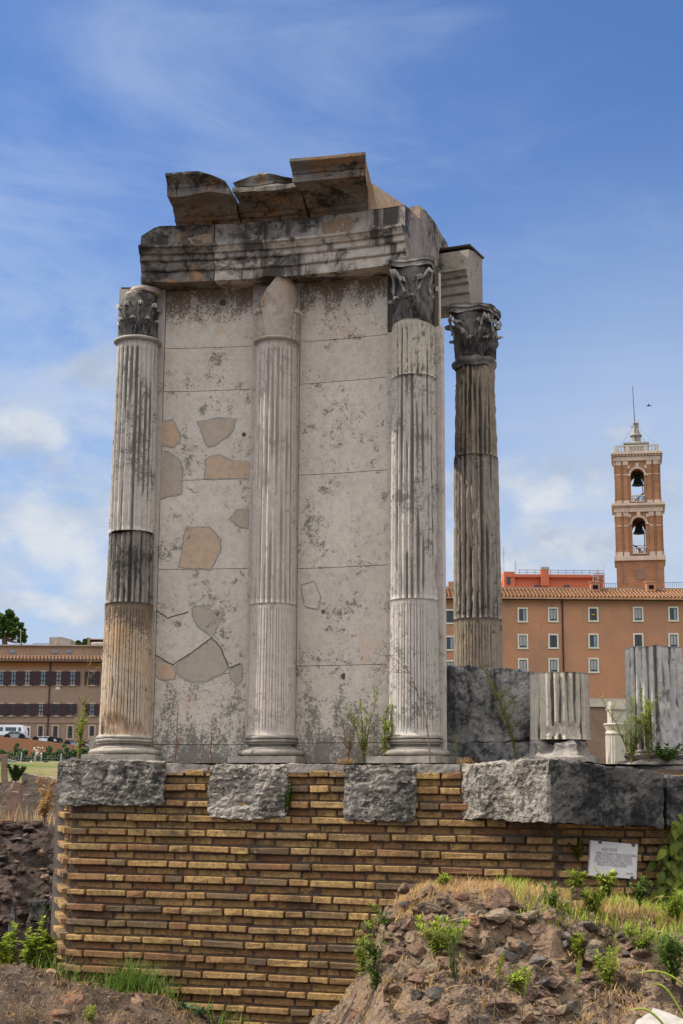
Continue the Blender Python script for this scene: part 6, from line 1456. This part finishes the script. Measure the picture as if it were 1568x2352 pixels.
vehicle('minibus', 'white minibus with dark windows at the left edge above the wall', 'minibus', 6, 1695, 146, 5.6*.93*.55 + 1.6, 1.25, 'white_paint', 'bus')
vehicle('parked_car', 'grey car half hidden behind the wall beside the minibus', 'car', 37, 1701, 144, 2.2, .85, 'grey_paint')
vehicle('parked_car', 'white estate car behind the sloping orange wall', 'car', 102, 1707, 144, 2.3, .62, 'white_paint')
vehicle('parked_car', 'dark car close behind the white estate car', 'car', 121, 1709, 145, 1.5, .55, 'dark_paint')
vehicle('parked_car', 'silver car lowest on the road next to the left column', 'car', 174, 1717, 144, 2.2, .6, 'grey_paint')
vehicle('parked_car', 'white car beyond the fence, cut off by the podium', 'car', 128, 1769, 108, 2.0*.9, .55, 'white_paint', group='vehicles behind the fence')
YS = 128.0
for i, (x, y, r, lb, fl) in enumerate([(2, 1735, 15, 'oleander bush cut off by the left edge', 0), (38, 1732, 22, 'wide grey green oleander bush below the orange wall', 0), (85, 1735, 20, 'oleander bush covered with white flowers', 1), (120, 1732, 20, 'oleander bush right of the flowering one', 0), (150, 1730, 22, 'tall oleander bush in front of the wall', 0), (185, 1734, 20, 'oleander bush beside the column base', 0)]):
    c_ = P(x, y, YS); rr = r*YS/FPX; t = thing('oleander', lb, 'shrub', P(x, 1757, YS), 'oleander bushes below the road'); mb = MB(); crown(mb, [(c_, rr), (c_ + Vector((.3, 0, -.6)), rr*.95), (c_ + Vector((-.5, 0, -.5)), rr*.8)], 3400, .17, seed=i); mb.build('foliage', M['shrub'], t)
    mb = MB(); b_ = P(x, 1760, YS)
    for k in range(5): mb.tube([b_, c_ + Vector((random.uniform(-.6, .6), 0, random.uniform(-.3, .4)))], .05, 4)
    mb.build('stem', M['bark'], t)
    if fl: mb = MB(); crown(mb, [(c_ + Vector((0, -.25, .05)), rr*1.05)], 90, .13, seed=77); mb.build('flowers', M['flower'], t)
fn = thing('wire_fence', 'wire fence with pale posts along the far grass slope', 'fence', P(100, 1757, 116)); mb = MB()
for x in (10, 47, 80, 94, 131): pass
for k, (x, lean) in enumerate(((-20, 0), (80, 2), (94, 2), (139, 2), (48, 2))): mb = MB(); wire(mb, [(x - lean, 1764 + x*.06 - 6), (x + lean, 1728 + x*.06 - 6 + (0 if k != 4 else 3))], .045, 116); mb.build('post', M['galv'], fn)
mb = MB()
for k in range(5): wire(mb, [(-30, 1735 + k*5.5), (200, 1746 + k*5.5)], .006, 116)
for x in range(-30, 200, 6): wire(mb, [(x, 1735), (x, 1762)], .005, 116)
mb.build('mesh', M['galv'], fn)
gd = thing('guard_rail', 'low grey metal guard rail at the top of the grass slope', 'railing', P(60, 1756, 112)); mb = MB(); wire(mb, [(14, 1744), (48, 1751), (90, 1757), (130, 1764)], .03, 112); wire(mb, [(14, 1750), (48, 1756), (90, 1762), (130, 1769)], .03, 112)
for k in range(24): x = 14 + k*5; y = 1744 + (x - 14)*.17; wire(mb, [(x, y), (x, y + 6.5)], .025, 112)
mb.build('rail', M['galv'], gd)
rock('boundary_stone', 'rounded pale stone beside the guard rail', P(70, 1757, 111), .30, 900, M['far_marble'], cat='stone', flat=1.2)
# person in blue: one continuous body
def person(label, px, pyf, Y, h):
    b_ = P(px, pyf, Y); me = bpy.data.meshes.new('person'); s_ = h/1.72
    J = [(0, 0, .95), (0, 0, 1.18), (0, 0, 1.42), (0, -.01, 1.50), (0, -.02, 1.62), (-.10, 0, .90), (-.11, -.03, .50), (-.11, .02, .08), (-.11, -.14, .03), (.10, 0, .90), (.12, .06, .50), (.12, .14, .08), (.12, .0, .03), (-.19, 0, 1.40), (-.24, .03, 1.12), (-.22, -.08, .88), (.19, 0, 1.40), (.24, .03, 1.12), (.22, -.06, .88), (0, -.02, 1.70)]
    E = [(0, 1), (1, 2), (2, 3), (3, 4), (4, 19), (0, 5), (5, 6), (6, 7), (7, 8), (0, 9), (9, 10), (10, 11), (11, 12), (2, 13), (13, 14), (14, 15), (2, 16), (16, 17), (17, 18)]
    RR = [.15, .14, .15, .055, .10, .09, .065, .045, .04, .09, .065, .045, .04, .06, .045, .03, .06, .045, .03, .07]
    me.from_pydata([Vector(j)*s_ for j in J], E, []); o = bpy.data.objects.new('person', me); col.objects.link(o); o.location = b_
    md = o.modifiers.new('skin', 'SKIN'); sv = me.skin_vertices[0].data
    for i, r in enumerate(RR): sv[i].radius = (r*s_, r*s_)
    sv[0].use_root = True; sb = o.modifiers.new('sub', 'SUBSURF'); sb.levels = sb.render_levels = 1
    mt, q, bs = newmat('person_cloth', .9, .1); gen = q.add('ShaderNodeTexCoord').outputs['Object']; X, Y_, Z = q.sep(gen); c = q.mix(q.mapr(Z, .93*s_, .95*s_), (.05, .12, .30), (.03, .16, .42)); c = q.mix(q.mapr(Z, 1.46*s_, 1.48*s_), c, (.35, .20, .14)); q.set(bs.inputs['Base Color'], c); me.materials.append(mt)
    tag(o, label, 'person'); return o
person('person in a blue top standing by the fence on the far slope', 105, 1767, 112, .55)
# --- middle distance ruins at the left ---------------------------------------
def ruinblock(name, label, quad, Y, dep, mat, cat='ruin wall', amp=.08, res=.12, group=None, freq=1.2, rnd=.15):
    f = [P(x, y, Y) for x, y in quad]; mb = MB(); d_ = Vector((-.15*dep, dep, 0)); mb.hexa([f[0], f[1], f[1] + d_, f[0] + d_], [f[3], f[2], f[2] + d_, f[3] + d_], res); mb.disp(amp, freq, 4); mb.disp(amp*.3, freq*5, 2)
    o = mb.build(name, mat, loc=(f[0] + f[1])/2, weld=.001); tag(o, label, cat, group); return o
ruinblock('ruin_wall', 'tall grey brown concrete ruin wall behind the dark rubble bank', [(38, 1910), (210, 1910), (210, 1798), (48, 1778)], 42, 3, M['ruin'], amp=.09)
ruinblock('ruin_wall', 'low stretch of old wall behind the brick stubs', [(-30, 1910), (45, 1910), (40, 1800), (-30, 1796)], 43, 2, M['ruin'], amp=.15)
ruinblock('brick_pillar', 'narrow brick pillar standing tall against the grass slope', [(2, 1800), (15, 1800), (15, 1733), (2, 1732)], 41.5, .4, M['ruin_brick'], 'pillar', amp=.02, res=.08)
ruinblock('brick_stub', 'rounded brick stub in front of the ruin wall', [(10, 1915), (38, 1915), (38, 1820), (12, 1818)], 38, .8, M['ruin_brick'], 'pillar', amp=.04, res=.1)
ruinblock('brick_stub', 'short brick stub further back beside the ruin wall', [(28, 1850), (48, 1850), (46, 1799), (30, 1797)], 40, .6, M['ruin_brick'], 'pillar', amp=.03, res=.1)
weed('weed', 'round green tuft growing on the ruin wall', P(35, 1797, 40.5), .45, 9, .12, .03, .8, 220, seed=501, mat='shrub')
# dark rubble core bank
mb = MB(); rows = []
for i in range(70):
    v = i/69; row = []
    for j in range(90):
        u = j/89; x = lerp(-7.5, -2.6, u); prof = v**.75
        topz = P(60, 1893, 19).z + .12*noise.noise(Vector((x*1.2, 0, 0))) - .9*max(0, abs(u - .62) - .42)**1.2
        y = 17.4 + 1.9*v + .35*noise.noise(Vector((x*.9, v*3, 1))); z = lerp(-1.2, topz, min(1, prof*1.08)); p_ = Vector((x, y, z)); row.append(p_ + noise.turbulence_vector(p_*2.4, 4, False)*.10 + noise.turbulence_vector(p_*9, 2, False)*.03)
    rows.append(row)
rows.append([p + Vector((0, 2.5, -.1)) for p in rows[-1]]); mb.grid(rows); o = mb.build('rubble_bank', M['core'], loc=(-4.5, 18, 0)); tag(o, 'dark steep bank of ancient rubble concrete left of the podium', 'ruin wall')
rn = random.Random(31); mb = MB()
for k in range(620):
    j = rn.randint(0, 88); i = int(rn.uniform(0, 1)**.8*67); p_ = rows[i][j]; icorock(mb, p_ + Vector((0, -.02, 0)), rn.choice((.03, .05, .07, .10)), k, rn.choice((0, 0, 0, 0, 1, 2)))
o = mb.build('rubble_chunks', [M['core'], M['rock'], M['rock_grey']]); tag(o, kind='stuff')
mb = MB()
for k in range(600):
    j = rn.randint(20, 88); p_ = rows[69][j] + Vector((0, rn.uniform(0, 2.0), 0)); blade(mb, p_, rn.uniform(.08, .32), .010, rn.uniform(0, 6.3), rn.uniform(.1, .7), t=rn.random(), seg=4)
o = mb.build('tall_dry_grass', M['straw']); tag(o, kind='stuff')
# bits of old stone at the foot, left of the wall
ruinblock('stone_fragment', 'dark carved block resting on a pale one left of the podium', [(68, 2098), (103, 2099), (106, 2071), (64, 2070)], 15.6, .3, M['trav_dark'], 'stone', amp=.012, res=.03, freq=6)
ruinblock('stone_fragment', 'pale block beneath the dark carved one', [(66, 2114), (100, 2115), (101, 2099), (67, 2098)], 15.6, .3, M['rubble_wall'], 'stone', amp=.010, res=.03, freq=6)
ruinblock('stone_pier', 'square brown stone pier supporting the two fragments', [(60, 2215), (104, 2215), (101, 2115), (62, 2114)], 15.6, .4, M['core'], 'pier', amp=.03, res=.05, freq=4)
ruinblock('stone_slab', 'narrow pale slab leaning beside the edge of the podium', [(112, 2112), (121, 2112), (121, 2060), (113, 2062)], 15.9, .2, M['rubble_wall'], 'stone', amp=.01, res=.03)
mb = MB(); f = [P(19, 2150, 15), P(38, 2150, 15), P(33, 2100, 15), P(25, 2082, 15)]; mb.hexa([f[0], f[1], f[1] + Vector((0, .15, 0)), f[0] + Vector((0, .15, 0))], [f[3], f[2], f[2] + Vector((0, .1, 0)), f[3] + Vector((0, .1, 0))], .03); mb.disp(.014, 6, 3); o = mb.build('stone_shard', M['rubble_wall'], loc=f[0]); tag(o, 'pointed grey stone shard standing at the far left', 'stone')
for i, (x, y, Y, h, ns, lb) in enumerate([(25, 2225, 13.8, .42, 5, 'sunlit yellow green shrub at the left edge'), (60, 2225, 13.6, .46, 4, 'yellow green sprig beside the stone pier'), (85, 2225, 13.6, .34, 5, 'bright green plant between the pier and the podium'), (108, 2225, 13.6, .30, 5, 'dense green plant against the edge slab'), (5, 2250, 13.2, .30, 4, 'small yellowish weed at the very left edge')]):
    p_ = P(x, y, Y); weed('weed', lb, Vector((p_.x, Y, gz(p_.x, Y) - .03)), h + max(0, p_.z - gz(p_.x, Y)), ns, .075, .026, .40, 75, seed=520 + i, side=4)
weed('weed', 'tall sparse weed in front of the dark rubble bank', P(98, 2200, 14.2) + Vector((0, 0, -.1)), .72, 2, .05, .006, .18, 45, seed=530, side=6, mat='leaf_dark')
weed('weed', 'dry stalks with seed plumes on the bank left of the podium', P(100, 1895, 18.9), .62, 6, .07, .02, .5, 60, seed=531, side=4, mat='straw', stem='stem_dry')
weed('weed', 'slim stalks with tiny yellow leaves left of the left column', P(178, 1745, 13.6), .95, 2, .03, .006, .14, 60, seed=532, side=10, stem='stem_dry')
weed('weed', 'yellow green shoots at the foot of the left column', P(182, 1748, 13.3), .48, 4, .035, .008, .16, 90, seed=533, side=4)
